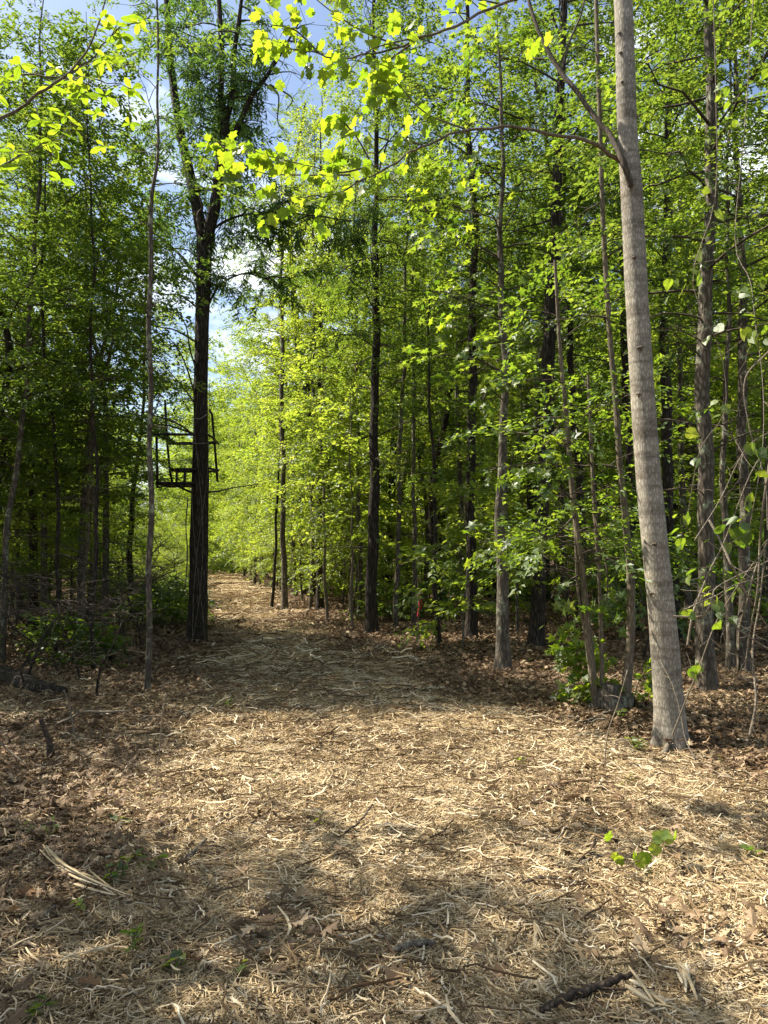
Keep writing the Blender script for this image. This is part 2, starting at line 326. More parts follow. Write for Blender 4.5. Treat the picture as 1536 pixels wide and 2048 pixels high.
# ------------------------------------------------------------------ tree growing
def grow(trunk, rad, rng, z0, ztop, R, nb, kind, dens=1.0, low=0.35, bias=None, keep=None, dead=0, droop=0.25, rise=0.5,
         profile=None, vals=0.5, tw=(MB, MB)):
    """trunk: (n,3) world points. returns (branch MB, leaf MB)"""
    bm, lm = MB(), MB(); zs = trunk[:, 2]; gz = zs[0]
    S = SP[kind] if kind else None
    pos, dirs, vv = [], [], []
    tot = nb+dead
    for i in range(tot):
        isdead = i >= nb
        if isdead: t = rng.uniform(0, 1); z = gz+1.0+t*max(0.3, (z0-1.0+0.35*(ztop-z0)))
        else: t = ((i+rng.uniform(0, 1))/nb); z = gz+z0+t*(ztop-z0)
        p0 = np.array([np.interp(z, zs, trunk[:, k]) for k in range(3)]); r0 = float(np.interp(z, zs, rad))
        az = i*2.399+rng.uniform(-0.5, 0.5)
        if bias is not None and rng.uniform() < bias[1]: az = math.atan2(bias[0][1], bias[0][0])+rng.normal(0, 0.7)
        pr = (low+(1-low)*math.sin(PI*min(1, t*0.8+0.2)))*(1-0.55*t**3) if profile is None else profile(t)
        L = R*pr*rng.uniform(0.6, 1.15)*(0.55 if isdead else 1)
        el = rng.uniform(0.1, 0.8)*rise*2*(0.5+t)
        hd = np.array([math.cos(az), math.sin(az), 0]); n = 6
        if keep is not None and not keep((p0+hd*L)[None])[0]: L *= 0.45
        s = np.linspace(0, 1, n)[:, None]
        pts = p0+hd*L*s*math.cos(el)+np.array([0, 0, 1])*(L*math.sin(el)*s-droop*L*s**2)
        pts[1:] += rng.normal(0, 0.035*L, (n-1, 3))*s[1:]
        rb = min(r0*0.4, 0.006+0.008*L)*(1-0.8*s[:, 0])
        tube(bm, pts, rb, 4)
        nsec = max(3, int(L*3.2*(0.8 if isdead else 1)))
        for j in range(nsec):
            u = 0.22+0.76*(j+rng.uniform(0, 1))/nsec; k = u*(n-1); a = int(k); q = pts[a]*(1-(k-a))+pts[min(a+1, n-1)]*(k-a)
            td = pts[min(a+1, n-1)]-pts[a]; td = td/(np.linalg.norm(td)+1e-9)
            sd_ = np.cross(td, [0, 0, 1])*(1 if j % 2 else -1)
            dd = td*0.7+sd_*rng.uniform(0.5, 1.1)+np.array([0, 0, rng.uniform(-0.15, 0.35)]); dd /= np.linalg.norm(dd)
            l2 = L*rng.uniform(0.22, 0.42)*(1.15-0.6*u)+0.12
            ss = np.linspace(0, 1, 4)[:, None]
            p2 = q+dd*l2*ss+np.array([0, 0, -0.16*l2])*ss**2+rng.normal(0, 0.03*l2, (4, 3))*ss
            tube(bm, p2, 0.004*(1-0.7*ss[:, 0])+0.001, 3)
            if isdead:
                continue
            m = max(1, int(round((1.2+l2*5.0)*dens+rng.uniform(-0.5, 0.5))))
            for w in range(m):
                f = (w+0.6)/m*3; b = min(int(f), 2); qq = p2[b]*(1-(f-b))+p2[b+1]*(f-b)
                d3 = dd+rng.normal(0, 0.45, 3)*np.array([1, 1, 0.5])
                pos.append(qq); dirs.append(d3); vv.append(vals+rng.normal(0, 0.13))
        if not isdead:
            for w in range(2): pos.append(pts[-1-w]); dirs.append(hd+rng.normal(0, 0.3, 3)); vv.append(vals+0.1)
    if pos and S:
        pos = np.array(pos); dirs = np.array(dirs); vv = np.array(vv)
        if keep is not None:
            k = keep(pos); pos, dirs, vv = pos[k], dirs[k], vv[k]
        which = rng.integers(0, len(S), len(pos)); Ms = frames(dirs, rng, 0.35); sc = rng.uniform(0.75, 1.2, len(pos))
        for i in range(len(S)):
            k = which == i; place(lm, S[i], Ms[k], pos[k], sc[k], vv[k])
    return bm, lm
def finish_tree(name, base, label, cat, group, trunk_mb, bark, bm, lm, lmat, smooth=True):
    r = empty(name, base, label, cat, group)
    link('trunk', trunk_mb.mesh('trunk', M[bark], base), r)
    if bm and bm.n: link('branches', bm.mesh('branches', M['twig'], base), r, kind='stuff')
    if lm and lm.n: link('crown', lm.mesh('crown', M[lmat], base, smooth=False), r, kind='stuff')
    return r
def corridor(pos, gap=0.0, wr=0.03, wl=0.0):
    """leaves never grow over the cleared path"""
    x, y, z = pos[:, 0], pos[:, 1], pos[:, 2]
    inside = (x > path_l(y)+0.35-wl*z-gap) & (x < path_r(y)-0.9+wr*z) & (y > 11)
    return ~inside

# ================================================================== GROUND
def grid_axis(a, lo, hi, n0, n1, n2): return a
xs = np.concatenate([-np.geomspace(200, 6, 34), np.linspace(-5.9, 5.9, 150), np.geomspace(6, 200, 34)])
ys = np.concatenate([-np.geomspace(60, 1, 10), np.linspace(-0.5, 14, 220), np.geomspace(14.1, 260, 90)])
X, Y = np.meshgrid(xs, ys); Hh = hgt(X, Y)
rg = np.random.default_rng(3)
bump = np.zeros_like(Hh)
for i in range(26):
    f = rg.uniform(3, 16); a = rg.uniform(0, PI); bump += np.sin((X*math.cos(a)+Y*math.sin(a))*f+rg.uniform(0, 6))*0.006*(5/f)**0.7
Hh = Hh+bump*(np.abs(X) < 12)*(Y < 22)
gm = MB(); idx = np.arange(X.size).reshape(X.shape)
gm.add(np.stack([X, Y, Hh-0.012], -1), np.stack([idx[:-1, :-1], idx[:-1, 1:], idx[1:, 1:], idx[1:, :-1]], -1).reshape(-1, 4))
def ground_mat():
    m, t, o, N, L = nmat('ground'); tc = N('TexCoord')
    at = N('Attribute', _attribute_name='mulch')
    nb = N('TexNoise', Scale=1.3, Detail=6, Roughness=0.65); L(tc.outputs['Object'], nb.inputs['Vector'])
    ad = N('Math', _operation='ADD'); L(at.outputs['Fac'], ad.inputs[0]); sb = N('MapRange', From__Min=0.3, From__Max=0.7, To__Min=-0.35, To__Max=0.35); L(nb.outputs['Fac'], sb.inputs[0]); L(sb.outputs[0], ad.inputs[1])
    mk = ramp(N, [(0.38, (0, 0, 0)), (0.62, (1, 1, 1))]); L(ad.outputs[0], mk.inputs['Fac'])
    # fibres: stretched noise in two directions
    cols = []
    for ang, sc in ((0.35, (9, 70, 20)), (1.3, (8, 62, 20)), (2.3, (10, 80, 20))):
        mp = N('Mapping', Rotation=(0, 0, ang), Scale=sc); L(tc.outputs['Object'], mp.inputs['Vector'])
        n = N('TexNoise', Scale=1.0, Detail=3, Roughness=0.6, Distortion=0.4); L(mp.outputs[0], n.inputs['Vector']); cols.append(n)
    mx1 = N('Math', _operation='MAXIMUM'); L(cols[0].outputs['Fac'], mx1.inputs[0]); L(cols[1].outputs['Fac'], mx1.inputs[1])
    mx2 = N('Math', _operation='MAXIMUM'); L(mx1.outputs[0], mx2.inputs[0]); L(cols[2].outputs['Fac'], mx2.inputs[1])
    fr = ramp(N, [(0.46, (0.06, 0.036, 0.02)), (0.58, (0.22, 0.15, 0.08)), (0.68, (0.38, 0.285, 0.16)), (0.8, (0.5, 0.42, 0.28))]); L(mx2.outputs[0], fr.inputs['Fac'])
    v = N('TexVoronoi', Scale=17); L(tc.outputs['Object'], v.inputs['Vector'])
    n5 = N('TexNoise', Scale=45, Detail=5, Roughness=0.7); L(tc.outputs['Object'], n5.inputs['Vector'])
    sx = N('SeparateColor'); L(v.outputs['Color'], sx.inputs[0])
    am = N('Math', _operation='MULTIPLY'); L(sx.outputs[0], am.inputs[0]); L(n5.outputs['Fac'], am.inputs[1])
    lr = ramp(N, [(0.05, (0.035, 0.02, 0.012)), (0.25, (0.11, 0.065, 0.04)), (0.5, (0.22, 0.145, 0.09)), (0.7, (0.33, 0.24, 0.16))]); L(am.outputs[0], lr.inputs['Fac'])
    mc = N('Mix', _data_type='RGBA'); L(mk.outputs[0], mc.inputs['Factor']); L(lr.outputs[0], mc.inputs['A']); L(fr.outputs[0], mc.inputs['B'])
    b1 = N('Bump', Strength=1.0, Distance=0.05); hm = N('Math', _operation='ADD'); L(mx2.outputs[0], hm.inputs[0]); L(am.outputs[0], hm.inputs[1]); L(hm.outputs[0], b1.inputs['Height'])
    p = N('BsdfPrincipled', Roughness=0.9); p.inputs['Specular IOR Level'].default_value = 0.1
    L(mc.outputs['Result'], p.inputs['Base Color']); L(b1.outputs[0], p.inputs['Normal']); L(p.outputs[0], o.inputs[0]); return m
gme = gm.mesh('ground', ground_mat())
def mulch_mask(x, y):
    return np.clip(0.5+np.minimum(path_r(y)-x, x-path_l(y))/0.7, 0, 1)
at = gme.attributes.new('mulch', 'FLOAT', 'POINT'); at.data.foreach_set('value', mulch_mask(X, Y).ravel().astype(np.float32))
go = link('ground', gme); tag(go, 'forest floor of straw coloured mulch on the path and brown leaf litter beside it', 'ground', kind='structure')

# ------------------------------------------------------------------ scattered patches (geometry nodes on stuff objects)
def patch(nm, rng, kind):
    mb = MB()
    if kind == 'mulch':
        n = 1050; base = rng.uniform(0, PI)
        for i in range(n):
            r = abs(rng.normal(0, 0.20)); a = rng.uniform(0, 2*PI); c = np.array([r*math.cos(a), r*math.sin(a), rng.uniform(-0.006, 0.036)])
            big = rng.uniform() < 0.11; huge = rng.uniform() < 0.010
            L = rng.uniform(0.02, 0.08)*(1.7 if big else 1)*(1.5 if huge else 1); w = rng.uniform(0.0008, 0.0029)*(2.1 if big else 1)*(2.0 if huge else 1)
            th = base+rng.normal(0, 0.55) if rng.uniform() < 0.65 else rng.uniform(0, PI)
            d = np.array([math.cos(th), math.sin(th), rng.normal(0, 0.2)]); s = np.linspace(-0.5, 0.5, 4)[:, None]
            cv = rng.normal(0, 0.35)*L; sdv = np.array([-d[1], d[0], 0])
            pts = c+d*L*s+sdv*cv*(s**2-0.1)+np.array([0, 0, 1])*rng.normal(0, 0.25)*L*(s**2)
            v = np.clip(rng.beta(1.5, 1.3), 0, 1)
            tube(mb, pts, w*np.array([0.5, 1, 0.95, 0.4]), 3, v, flat=0.45)
        for i in range(9):
            th = rng.uniform(0, PI); d = np.array([math.cos(th), math.sin(th), rng.normal(0, 0.05)]); c = np.array([*rng.normal(0, 0.22, 2), 0.04]); s = np.linspace(-0.5, 0.5, 6)[:, None]
            L = rng.uniform(0.08, 0.28); tube(mb, c+d*L*s+rng.normal(0, 0.006, (6, 3)), rng.uniform(0.0015, 0.0045), 5, rng.choice([0.02, 0.12, 0.2, 0.95]))
        me = mb.mesh(nm, M['mulch'], smooth=False)
    else:
        n = 230; V, Fc = OAKL
        pos = np.stack([rng.normal(0, 0.26, n), rng.normal(0, 0.26, n), rng.uniform(0.0, 0.04, n)], -1)
        a = rng.uniform(0, 2*PI, n); D = np.stack([np.cos(a), np.sin(a), rng.normal(0, 0.25, n)], -1)
        Ms = frames(D, rng, 0.55); Ms[rng.uniform(size=n) < 0.5, :, 2] *= -1
        vals = rng.beta(1.6, 1.8, n)
        for k in range(3):
            V2 = V.copy(); V2[:, 2] += 0.25*np.sin(V[:, 1]*PI)*(k-0.6)-0.35*(k == 1)*V[:, 0]**2; sel = np.arange(n) % 3 == k
            if k == 2: V2, F2 = OVAL; 
            else: F2 = Fc
            place(mb, (V2, F2, np.zeros(len(F2))), Ms[sel], pos[sel], rng.uniform(0.035, 0.085, sel.sum())*(1 if k < 2 else 0.7), vals[sel])
        for i in range(40):
            th = rng.uniform(0, PI); d = np.array([math.cos(th), math.sin(th), rng.normal(0, 0.1)]); c = np.array([*rng.normal(0, 0.26, 2), 0.03])
            s = np.linspace(-0.5, 0.5, 4)[:, None]; tube(mb, c+d*rng.uniform(0.06, 0.22)*s+rng.normal(0, 0.006, (4, 3)), 0.002, 3, rng.uniform(0, 0.9))
        me = mb.mesh(nm, M['dead_leaf'], smooth=False)
    return me
def scatter(name, label, cat, meshes, pts, rots, scs, idxs):
    c = bpy.data.collections.new(name+'_pieces')
    for i, me in enumerate(meshes):
        o = bpy.data.objects.new('%s_piece_%02d' % (name, i), me); c.objects.link(o)
    me = bpy.data.meshes.new(name); me.vertices.add(len(pts)); me.vertices.foreach_set('co', np.asarray(pts, np.float32).ravel())
    a = me.attributes.new('rot', 'FLOAT_VECTOR', 'POINT'); a.data.foreach_set('vector', np.asarray(rots, np.float32).ravel())
    a = me.attributes.new('scl', 'FLOAT', 'POINT'); a.data.foreach_set('value', np.asarray(scs, np.float32))
    a = me.attributes.new('pick', 'INT', 'POINT'); a.data.foreach_set('value', np.asarray(idxs, np.int32))
    ob = link(name, me); tag(ob, label, cat, kind='stuff')
    g = bpy.data.node_groups.new(name, 'GeometryNodeTree'); g.interface.new_socket('Geometry', in_out='INPUT', socket_type='NodeSocketGeometry'); g.interface.new_socket('Geometry', in_out='OUTPUT', socket_type='NodeSocketGeometry')
    gi = g.nodes.new('NodeGroupInput'); goo = g.nodes.new('NodeGroupOutput'); ip = g.nodes.new('GeometryNodeInstanceOnPoints'); ci = g.nodes.new('GeometryNodeCollectionInfo')
    ci.inputs['Collection'].default_value = c; ci.inputs['Separate Children'].default_value = True; ci.inputs['Reset Children'].default_value = True
    def na(nm, t): n = g.nodes.new('GeometryNodeInputNamedAttribute'); n.data_type = t; n.inputs['Name'].default_value = nm; return [s for s in n.outputs if s.enabled and s.name == 'Attribute'][0]
    er = g.nodes.new('FunctionNodeEulerToRotation')
    g.links.new(gi.outputs[0], ip.inputs['Points']); g.links.new(ci.outputs[0], ip.inputs['Instance']); ip.inputs['Pick Instance'].default_value = True
    g.links.new(na('pick', 'INT'), ip.inputs['Instance Index']); g.links.new(na('rot', 'FLOAT_VECTOR'), er.inputs[0]); g.links.new(er.outputs[0], ip.inputs['Rotation'])
    g.links.new(na('scl', 'FLOAT'), ip.inputs['Scale']); g.links.new(ip.outputs[0], goo.inputs[0])
    md = ob.modifiers.new('scatter', 'NODES'); md.node_group = g
    return ob
rng = np.random.default_rng(7)
mulchP = [patch('mulch_patch', np.random.default_rng(100+i), 'mulch') for i in range(7)]
leafP = [patch('litter_patch', np.random.default_rng(200+i), 'leaf') for i in range(5)]
def scatter_pts(n, y0, y1, dens):
    y = np.sqrt(rng.uniform(y0**2, y1**2, n)); x = rng.uniform(-0.58, 0.58, n)*y+rng.normal(0, 0.2, n); p = dens(x, y); k = rng.uniform(size=n) < p; return x[k], y[k]
nsy = lambda x, y: 0.5+0.5*np.sin(x*2.3+np.sin(y*1.9)*2)*np.sin(y*1.7+1.3*np.sin(x*1.1))
X1, Y1 = scatter_pts(2000, 1.7, 11.5, lambda x, y: np.clip(mulch_mask(x, y)*1.25-0.1+0.28*(y < 9), 0, 1)*np.where(y > 8, 0.8, 1)); n = len(X1)
X1b, Y1b = scatter_pts(1900, 11, 50, lambda x, y: mulch_mask(x, y)*0.9)
XX = np.concatenate([X1, X1b]); YY = np.concatenate([Y1, Y1b]); n = len(XX)
scatter('wood_mulch', 'shredded straw coloured wood mulch covering the path', 'mulch', mulchP, np.stack([XX, YY, hgt(XX, YY)-0.004], -1),
        np.stack([rng.normal(0, 0.03, n), rng.normal(0, 0.03, n), rng.uniform(0, 2*PI, n)], -1), rng.uniform(0.8, 1.2, n)*np.where(YY > 25, 3.0, np.where(YY > 11, 1.9, 1))*np.clip(YY/5, 0.95, 1.3), rng.integers(0, 7, n))
X2, Y2 = scatter_pts(4200, 1.7, 22, lambda x, y: np.clip(1.04-mulch_mask(x, y)+0.11*(nsy(x, y) > 0.6)*(y < 9), 0, 1)*np.where(y > 13, 0.5, 0.9)); n = len(X2)
scatter('leaf_litter', 'brown dead oak leaves lying thick on the forest floor', 'leaf litter', leafP, np.stack([X2, Y2, hgt(X2, Y2)+0.002], -1),
        np.stack([rng.normal(0, 0.05, n), rng.normal(0, 0.05, n), rng.uniform(0, 2*PI, n)], -1), rng.uniform(0.8, 1.2, n)*np.where(Y2 > 11, 1.5, 1), rng.integers(0, 5, n))

# ================================================================== HERO TREES (trunks follow the photograph's trunks at their own depth)
def trunk_path(path, ztop=None, n=40, extra=None):
    b = G(path[0][0], path[0][1]); d = b.y; pts = [b]; rad = [path[0][2]*d/F/2]
    for px, py, w in path[1:]:
        pts.append(P(px, py, d)); rad.append(w*d/F/2)
    if ztop and pts[-1].z < ztop:
        dz = ztop-pts[-1].z; sl = (pts[-1]-pts[-2]); sl = sl/max(sl.z, 0.1); k = 3
        p = pts[-1].copy(); r = rad[-1]
        for i in range(k):
            p = p+Vector((sl.x*0.5, rng.normal(0, 0.05), 1))*(dz/k); pts.append(p.copy()); rad.append(r*(1-0.8*(i+1)/k))
    pts = np.array([tuple(q) for q in pts]); pts[0, 2] -= 0.06
    return resample(pts, n), np.interp(np.linspace(0, len(rad)-1, n), range(len(rad)), rad), b, d
HERO = []
def hero(name, label, cat, path, bark, spray_kind, lmat, z0, ztop, R, nb, dens=1.0, dead=0, sides=12, seed=1, n=50, bias=None, keep=corridor, rough=0.05, group=None, val=0.5, flare=1.25, **kw):
    T, r, b, d = trunk_path(path, ztop+0.3, n)
    hz = T[:, 2]-T[0, 2]; r = r*(1+(flare-1)*np.exp(-hz/0.16))
    T[:, 0] += 0.018*np.sin(hz*1.9+seed)*np.clip(hz, 0, 1)+0.012*np.sin(hz*4.7+2*seed)*np.clip(hz, 0, 1)
    tm = MB(); tube(tm, T, r, sides, rough=rough, seed=seed, lobes=0.12*(flare > 1))
    bm, lm = grow(T, r, np.random.default_rng(seed), z0, ztop, R, nb, spray_kind, dens*(1.3 if spray_kind == 'small' else 1), dead=dead, bias=bias, keep=keep, vals=val, **kw)
    root = finish_tree(name, b, label, cat, group, tm, bark, bm, lm, lmat)
    HERO.append(b); return root, b, d, T, r
def nop(pos): return np.ones(len(pos), bool)

# --- the big smooth trunk on the right, with its arching limbs
T, r, bM, dM = trunk_path([(1340, 1497, 62), (1337, 1400, 58), (1321, 1200, 52), (1301, 1000, 49), (1286, 800, 47), (1274, 600, 45), (1263, 380, 43), (1254, 250, 40), (1246, 0, 37)], 11.5, 150)
hz = T[:, 2]-T[0, 2]; r = r*(1+0.42*np.exp(-hz/0.12))
tm = MB(); V, Q = tube_vf(T, r, 40)
for i in range(len(V)):
    c = T[i//40]; p = Vector(V[i]); f = 1+0.030*mnoise.noise(p*Vector((3, 3, 3)).x if False else Vector((p.x*9, p.y*9, p.z*3)))+0.018*mnoise.noise(Vector((p.x*40, p.y*40, p.z*16)))
    lo = 1+(0.26*math.sin(4*(i % 40)*2*PI/40+1)+0.10*math.sin(7*(i % 40)*2*PI/40))*math.exp(-max(0, p.z-T[0, 2])/0.16)
    V[i] = c+(V[i]-c)*f*lo
tm.add(V, Q)
poplar = empty('smooth_barked_tree', bM, 'large leaning tree with smooth pale grey trunk at the right edge of the clearing', 'tree')
link('trunk', tm.mesh('trunk', M['smooth_bark'], bM), poplar)
def knot(parent, px, py, d, s, org):      # a branch scar: raised eyelid of bark over a dark eye
    c = P(px, py, d)-Vector((0, 0.0, 0)); mb = MB()
    a = np.linspace(0.15*PI, 0.85*PI, 7); pts = np.stack([c.x+s*np.cos(a)*1.1, np.full(7, c.y)+0.012*np.abs(np.cos(a)), c.z+s*np.sin(a)*0.8], -1)
    tube(mb, pts, s*0.22*np.sin(a)+0.003, 6, cap=True); k = link('bark_scar', mb.mesh('bark_scar', M['pale_bark'], org), parent)
    e = MB(); tube(e, np.array([[c.x, c.y+0.02, c.z+s*0.15], [c.x, c.y-0.010, c.z+s*0.12]]), [s*0.42, s*0.22], 8, cap=True, flat=0.8); link('scar_eye', e.mesh('scar_eye', M['dark_wood'], org), k)
def surf_d(px, py):       # depth of the trunk's near surface
    z = P(px, py, dM).z; x = float(np.interp(z, T[:, 2], T[:, 0])); rr = float(np.interp(z, T[:, 2], r)); u = (P(px, py, dM).x-x)/rr
    return dM-rr*math.sqrt(max(0.05, 1-min(0.95, u*u)))-0.002
for px, py, s in ((1282, 700, 0.032), (1278, 792, 0.022), (1310, 1092, 0.024), (1270, 518, 0.022), (1262, 195, 0.028), (1264, 280, 0.02), (1243, 108, 0.022), (1240, 68, 0.018), (1300, 848, 0.016), (1304, 1190, 0.02), (1245, 165, 0.014)):
    knot(poplar, px, py, surf_d(px, py), s, bM)
def limb(pix, rads, n=26, sides=8):
    pts = np.array([tuple(P(a, b, d)) for a, b, d in pix]); pts = resample(pts, n)
    if n > 25: k_ = np.arange(n); pts[:, 2] += 0.010*np.sin(k_*1.1+n)*(k_ > 1)+0.007*np.sin(k_*2.3)*(k_ > 1)
    return pts, np.interp(np.linspace(0, len(rads)-1, n), range(len(rads)), rads)
leaf_meshes = {}
def leaf_mesh(kind, mat, var=3):
    key = (kind, mat)
    if key not in leaf_meshes:
        V, Fc = {'tulip': TULIP, 'star': STAR, 'heart': HEART, 'magn': MAGN, 'oval': OVAL, 'oak': OAKL}[kind]; out = []
        for k in range(var):
            rr = np.random.default_rng(k+5); V2 = V.copy(); V2[:, 2] += rr.normal(0, 0.03, len(V)); V2[1:, :2] *= 1+rr.normal(0, 0.06, (len(V)-1, 2))
            V2[:, 2] += (0.12*(k-1))*np.sin(V[:, 0]*3)
            if kind in ('tulip', 'star', 'heart'): V2[:, 1] += 0.25; V2 = np.vstack([V2, [(0.012, 0.0, 0.02), (-0.012, 0.0, 0.02), (0.012, 0.4, 0), (-0.012, 0.4, 0)]]); nv = len(V2); F2 = np.vstack([Fc, [(nv-4, nv-2, nv-3), (nv-3, nv-2, nv-1)]])
            else: F2 = Fc
            mb = MB(); mb.add(V2, F2); out.append(mb.mesh('leaf', M[mat], smooth=False))
        leaf_meshes[key] = out
    return leaf_meshes[key]
def leaf_obj(parent, pos, d, size, kind, mat, rng, org, up=(-0.3, 0.30, 0.85), roll=0.40):
    Ms = frames(np.array([d], float), rng, roll, up)[0]; mm = Matrix([[*(Ms[i]*size), 0] for i in range(3)]+[[0, 0, 0, 1]])
    o = bpy.data.objects.new('leaf', leaf_mesh(kind, mat)[int(rng.integers(0, 3))]); COL.objects.link(o); o.parent = parent
    mm.translation = Vector(pos)-Vector(org); o.matrix_local = mm; return o
def leafy(parent, org, mb, pts, rng, n, kind, mat, size, twig=0.28, s0=0.35, hang=0.3, per=4, spread=0.5, rmain=0.004):
    """short leafy twigs along a limb; every leaf its own object"""
    cnt = 0; N_ = len(pts)
    while cnt < n:
        u = s0+(1-s0)*rng.uniform()**0.8; k = u*(N_-1); a = min(int(k), N_-2); q = pts[a]*(1-(k-a))+pts[a+1]*(k-a)
        td = pts[a+1]-pts[a]; td /= np.linalg.norm(td)+1e-9
        d = td*0.7+rng.normal(0, spread, 3)+np.array([0, 0, -0.1]); d /= np.linalg.norm(d); L = twig*rng.uniform(0.4, 1.2)
        ss = np.linspace(0, 1, 4)[:, None]; tp = q+d*L*ss+np.array([0, 0, -0.1*L])*ss**2
        tube(mb, tp, rmain*(1-0.6*ss[:, 0])*0.6, 4)
        for w in range(per):
            if cnt >= n: break
            f = 3*(0.4+0.6*(w+1)/per); b = min(int(f), 2); pp = tp[b]*(1-(f-b))+tp[b+1]*(f-b)
            ld = d*0.5+rng.normal(0, 0.6, 3); ld[2] -= hang
            leaf_obj(parent, pp, ld, size*rng.uniform(0.5, 1.15), kind, mat, rng, org, up=(-0.3, 0.35, 0.8) if kind == 'tulip' else (-0.3, -0.15, 0.9), roll=0.38 if kind == 'tulip' else 0.6); cnt += 1
MASS = {}
def leafy_mass(key, pts, rng, n, kind_vf, size, spread=0.55, s0=0.2, reach=0.13, up=(-0.3, 0.35, 0.8)):
    mb = MASS.setdefault(key, MB()); u = (s0+(1-s0)*rng.uniform(size=n))*(len(pts)-1); a = np.minimum(u.astype(int), len(pts)-2); f = (u-a)[:, None]
    q = pts[a]*(1-f)+pts[a+1]*f+rng.normal(0, reach*0.6, (n, 3)); D = (pts[a+1]-pts[a]); D = D/np.linalg.norm(D, axis=1)[:, None]*0.5+rng.normal(0, 0.6, (n, 3)); D[:, 2] -= 0.3
    V, Fc = kind_vf; V = V.copy(); V[:, 1] += 0.2
    place(mb, (V, Fc, np.zeros(len(Fc))), frames(D, rng, 0.4, up), q, size*rng.uniform(0.5, 1.1, n), rng.uniform(0, 1, n))
def limb_obj(name, parent, org, pts, rads, bark, extra=None, sides=8):
    mb = MB(); tube(mb, pts, rads, sides, rough=0.05, seed=3)
    return mb
rh = np.random.default_rng(31)
# arching limb that reaches left over the path
A = [(1240, 322, dM), (1180, 285, dM-0.15), (1050, 258, dM-0.3), (950, 258, dM-0.45), (850, 290, dM-0.6), (790, 325, dM-0.65), (690, 380, dM-0.7), (620, 395, dM-0.75), (560, 385, dM-0.8)]
mb = MB(); pa, ra = limb(A, [0.020, 0.015, 0.012, 0.0105, 0.009, 0.008, 0.006, 0.005, 0.003], 40); tube(mb, pa, ra, 8)
sub = []
for pix in ([(730, 335, dM-0.65), (680, 345, dM-0.7), (620, 332, dM-0.8), (560, 318, dM-0.85), (500, 300, dM-0.9)], [(700, 350, dM-0.65), (600, 350, dM-0.6), (520, 345, dM-0.6), (470, 315, dM-0.55), (440, 285, dM-0.5)],
            [(745, 330, dM-0.65), (710, 270, dM-0.75), (670, 230, dM-0.8)], [(940, 262, dM-0.45), (850, 225, dM-0.6), (790, 160, dM-0.7)], [(845, 290, dM-0.6), (800, 280, dM-0.7), (780, 300, dM-0.7)]):
    q, rr = limb(pix, [0.008, 0.006, 0.004, 0.003, 0.002][:len(pix)], 14); tube(mb, q, rr, 6); sub.append(q)
lo = link('limb', None, poplar)
leafy(lo, bM, mb, pa, rh, 36, 'tulip', 'leaf_hero', 0.095, s0=0.45)
for q in sub[:3]: leafy_mass('p', q, rh, 15, TULIP, 0.09, s0=0.05)
for q, k in zip(sub, (44, 38, 16, 12, 8)): leafy(lo, bM, mb, q, rh, k, 'tulip', 'leaf_hero', 0.095, s0=0.1, twig=0.2, spread=0.55)
lo.data = mb.mesh('limb', M['pale_bark'], bM) if False else None
bpy.data.objects.remove(lo) if False else None
def set_mesh_later(o, me):
    """an object made before its mesh: swap in a mesh object and hand the leaves over"""
    n = bpy.data.objects.new('limb', me); COL.objects.link(n); n.parent = o.parent
    for c in list(o.children): c.parent = n
    bpy.data.objects.remove(o); return n
set_mesh_later(lo, mb.mesh('limb', M['pale_bark'], bM))
# upper limb, grows from the trunk above the frame
B_ = [(1244, -230, dM), (1180, -120, dM-0.2), (1080, -30, dM-0.35), (1010, 5, dM-0.5), (900, 55, dM-0.65), (800, 92, dM-0.75), (700, 116, dM-0.8), (620, 105, dM-0.85), (560, 88, dM-0.9)]
mb = MB(); pa, ra = limb(B_, [0.022, 0.016, 0.013, 0.011, 0.010, 0.008, 0.006, 0.005, 0.003], 40); tube(mb, pa, ra, 8); lo = link('limb', None, poplar); sub = []
for pix in ([(800, 92, dM-0.75), (720, 60, dM-0.75), (640, 5, dM-0.8), (600, -40, dM-0.8)], [(880, 65, dM-0.65), (810, 80, dM-0.8), (740, 100, dM-0.9), (700, 140, dM-0.9)], [(820, 90, dM-0.7), (770, 130, dM-0.7), (745, 190, dM-0.7)],
            [(1000, 8, dM-0.5), (930, -10, dM-0.6), (850, -60, dM-0.6)], [(640, 108, dM-0.85), (590, 60, dM-0.9), (545, 50, dM-0.9)]):
    q, rr = limb(pix, [0.008, 0.006, 0.004, 0.003][:len(pix)], 14); tube(mb, q, rr, 6); sub.append(q)
leafy(lo, bM, mb, pa, rh, 26, 'tulip', 'leaf_hero', 0.095, s0=0.55)
for q in sub: leafy_mass('p', q, rh, 15, TULIP, 0.09, s0=0.05)
for q, k in zip(sub, (26, 20, 30, 12, 26)): leafy(lo, bM, mb, q, rh, k, 'tulip', 'leaf_hero', 0.095, s0=0.15, twig=0.2, spread=0.55)
set_mesh_later(lo, mb.mesh('limb', M['pale_bark'], bM))
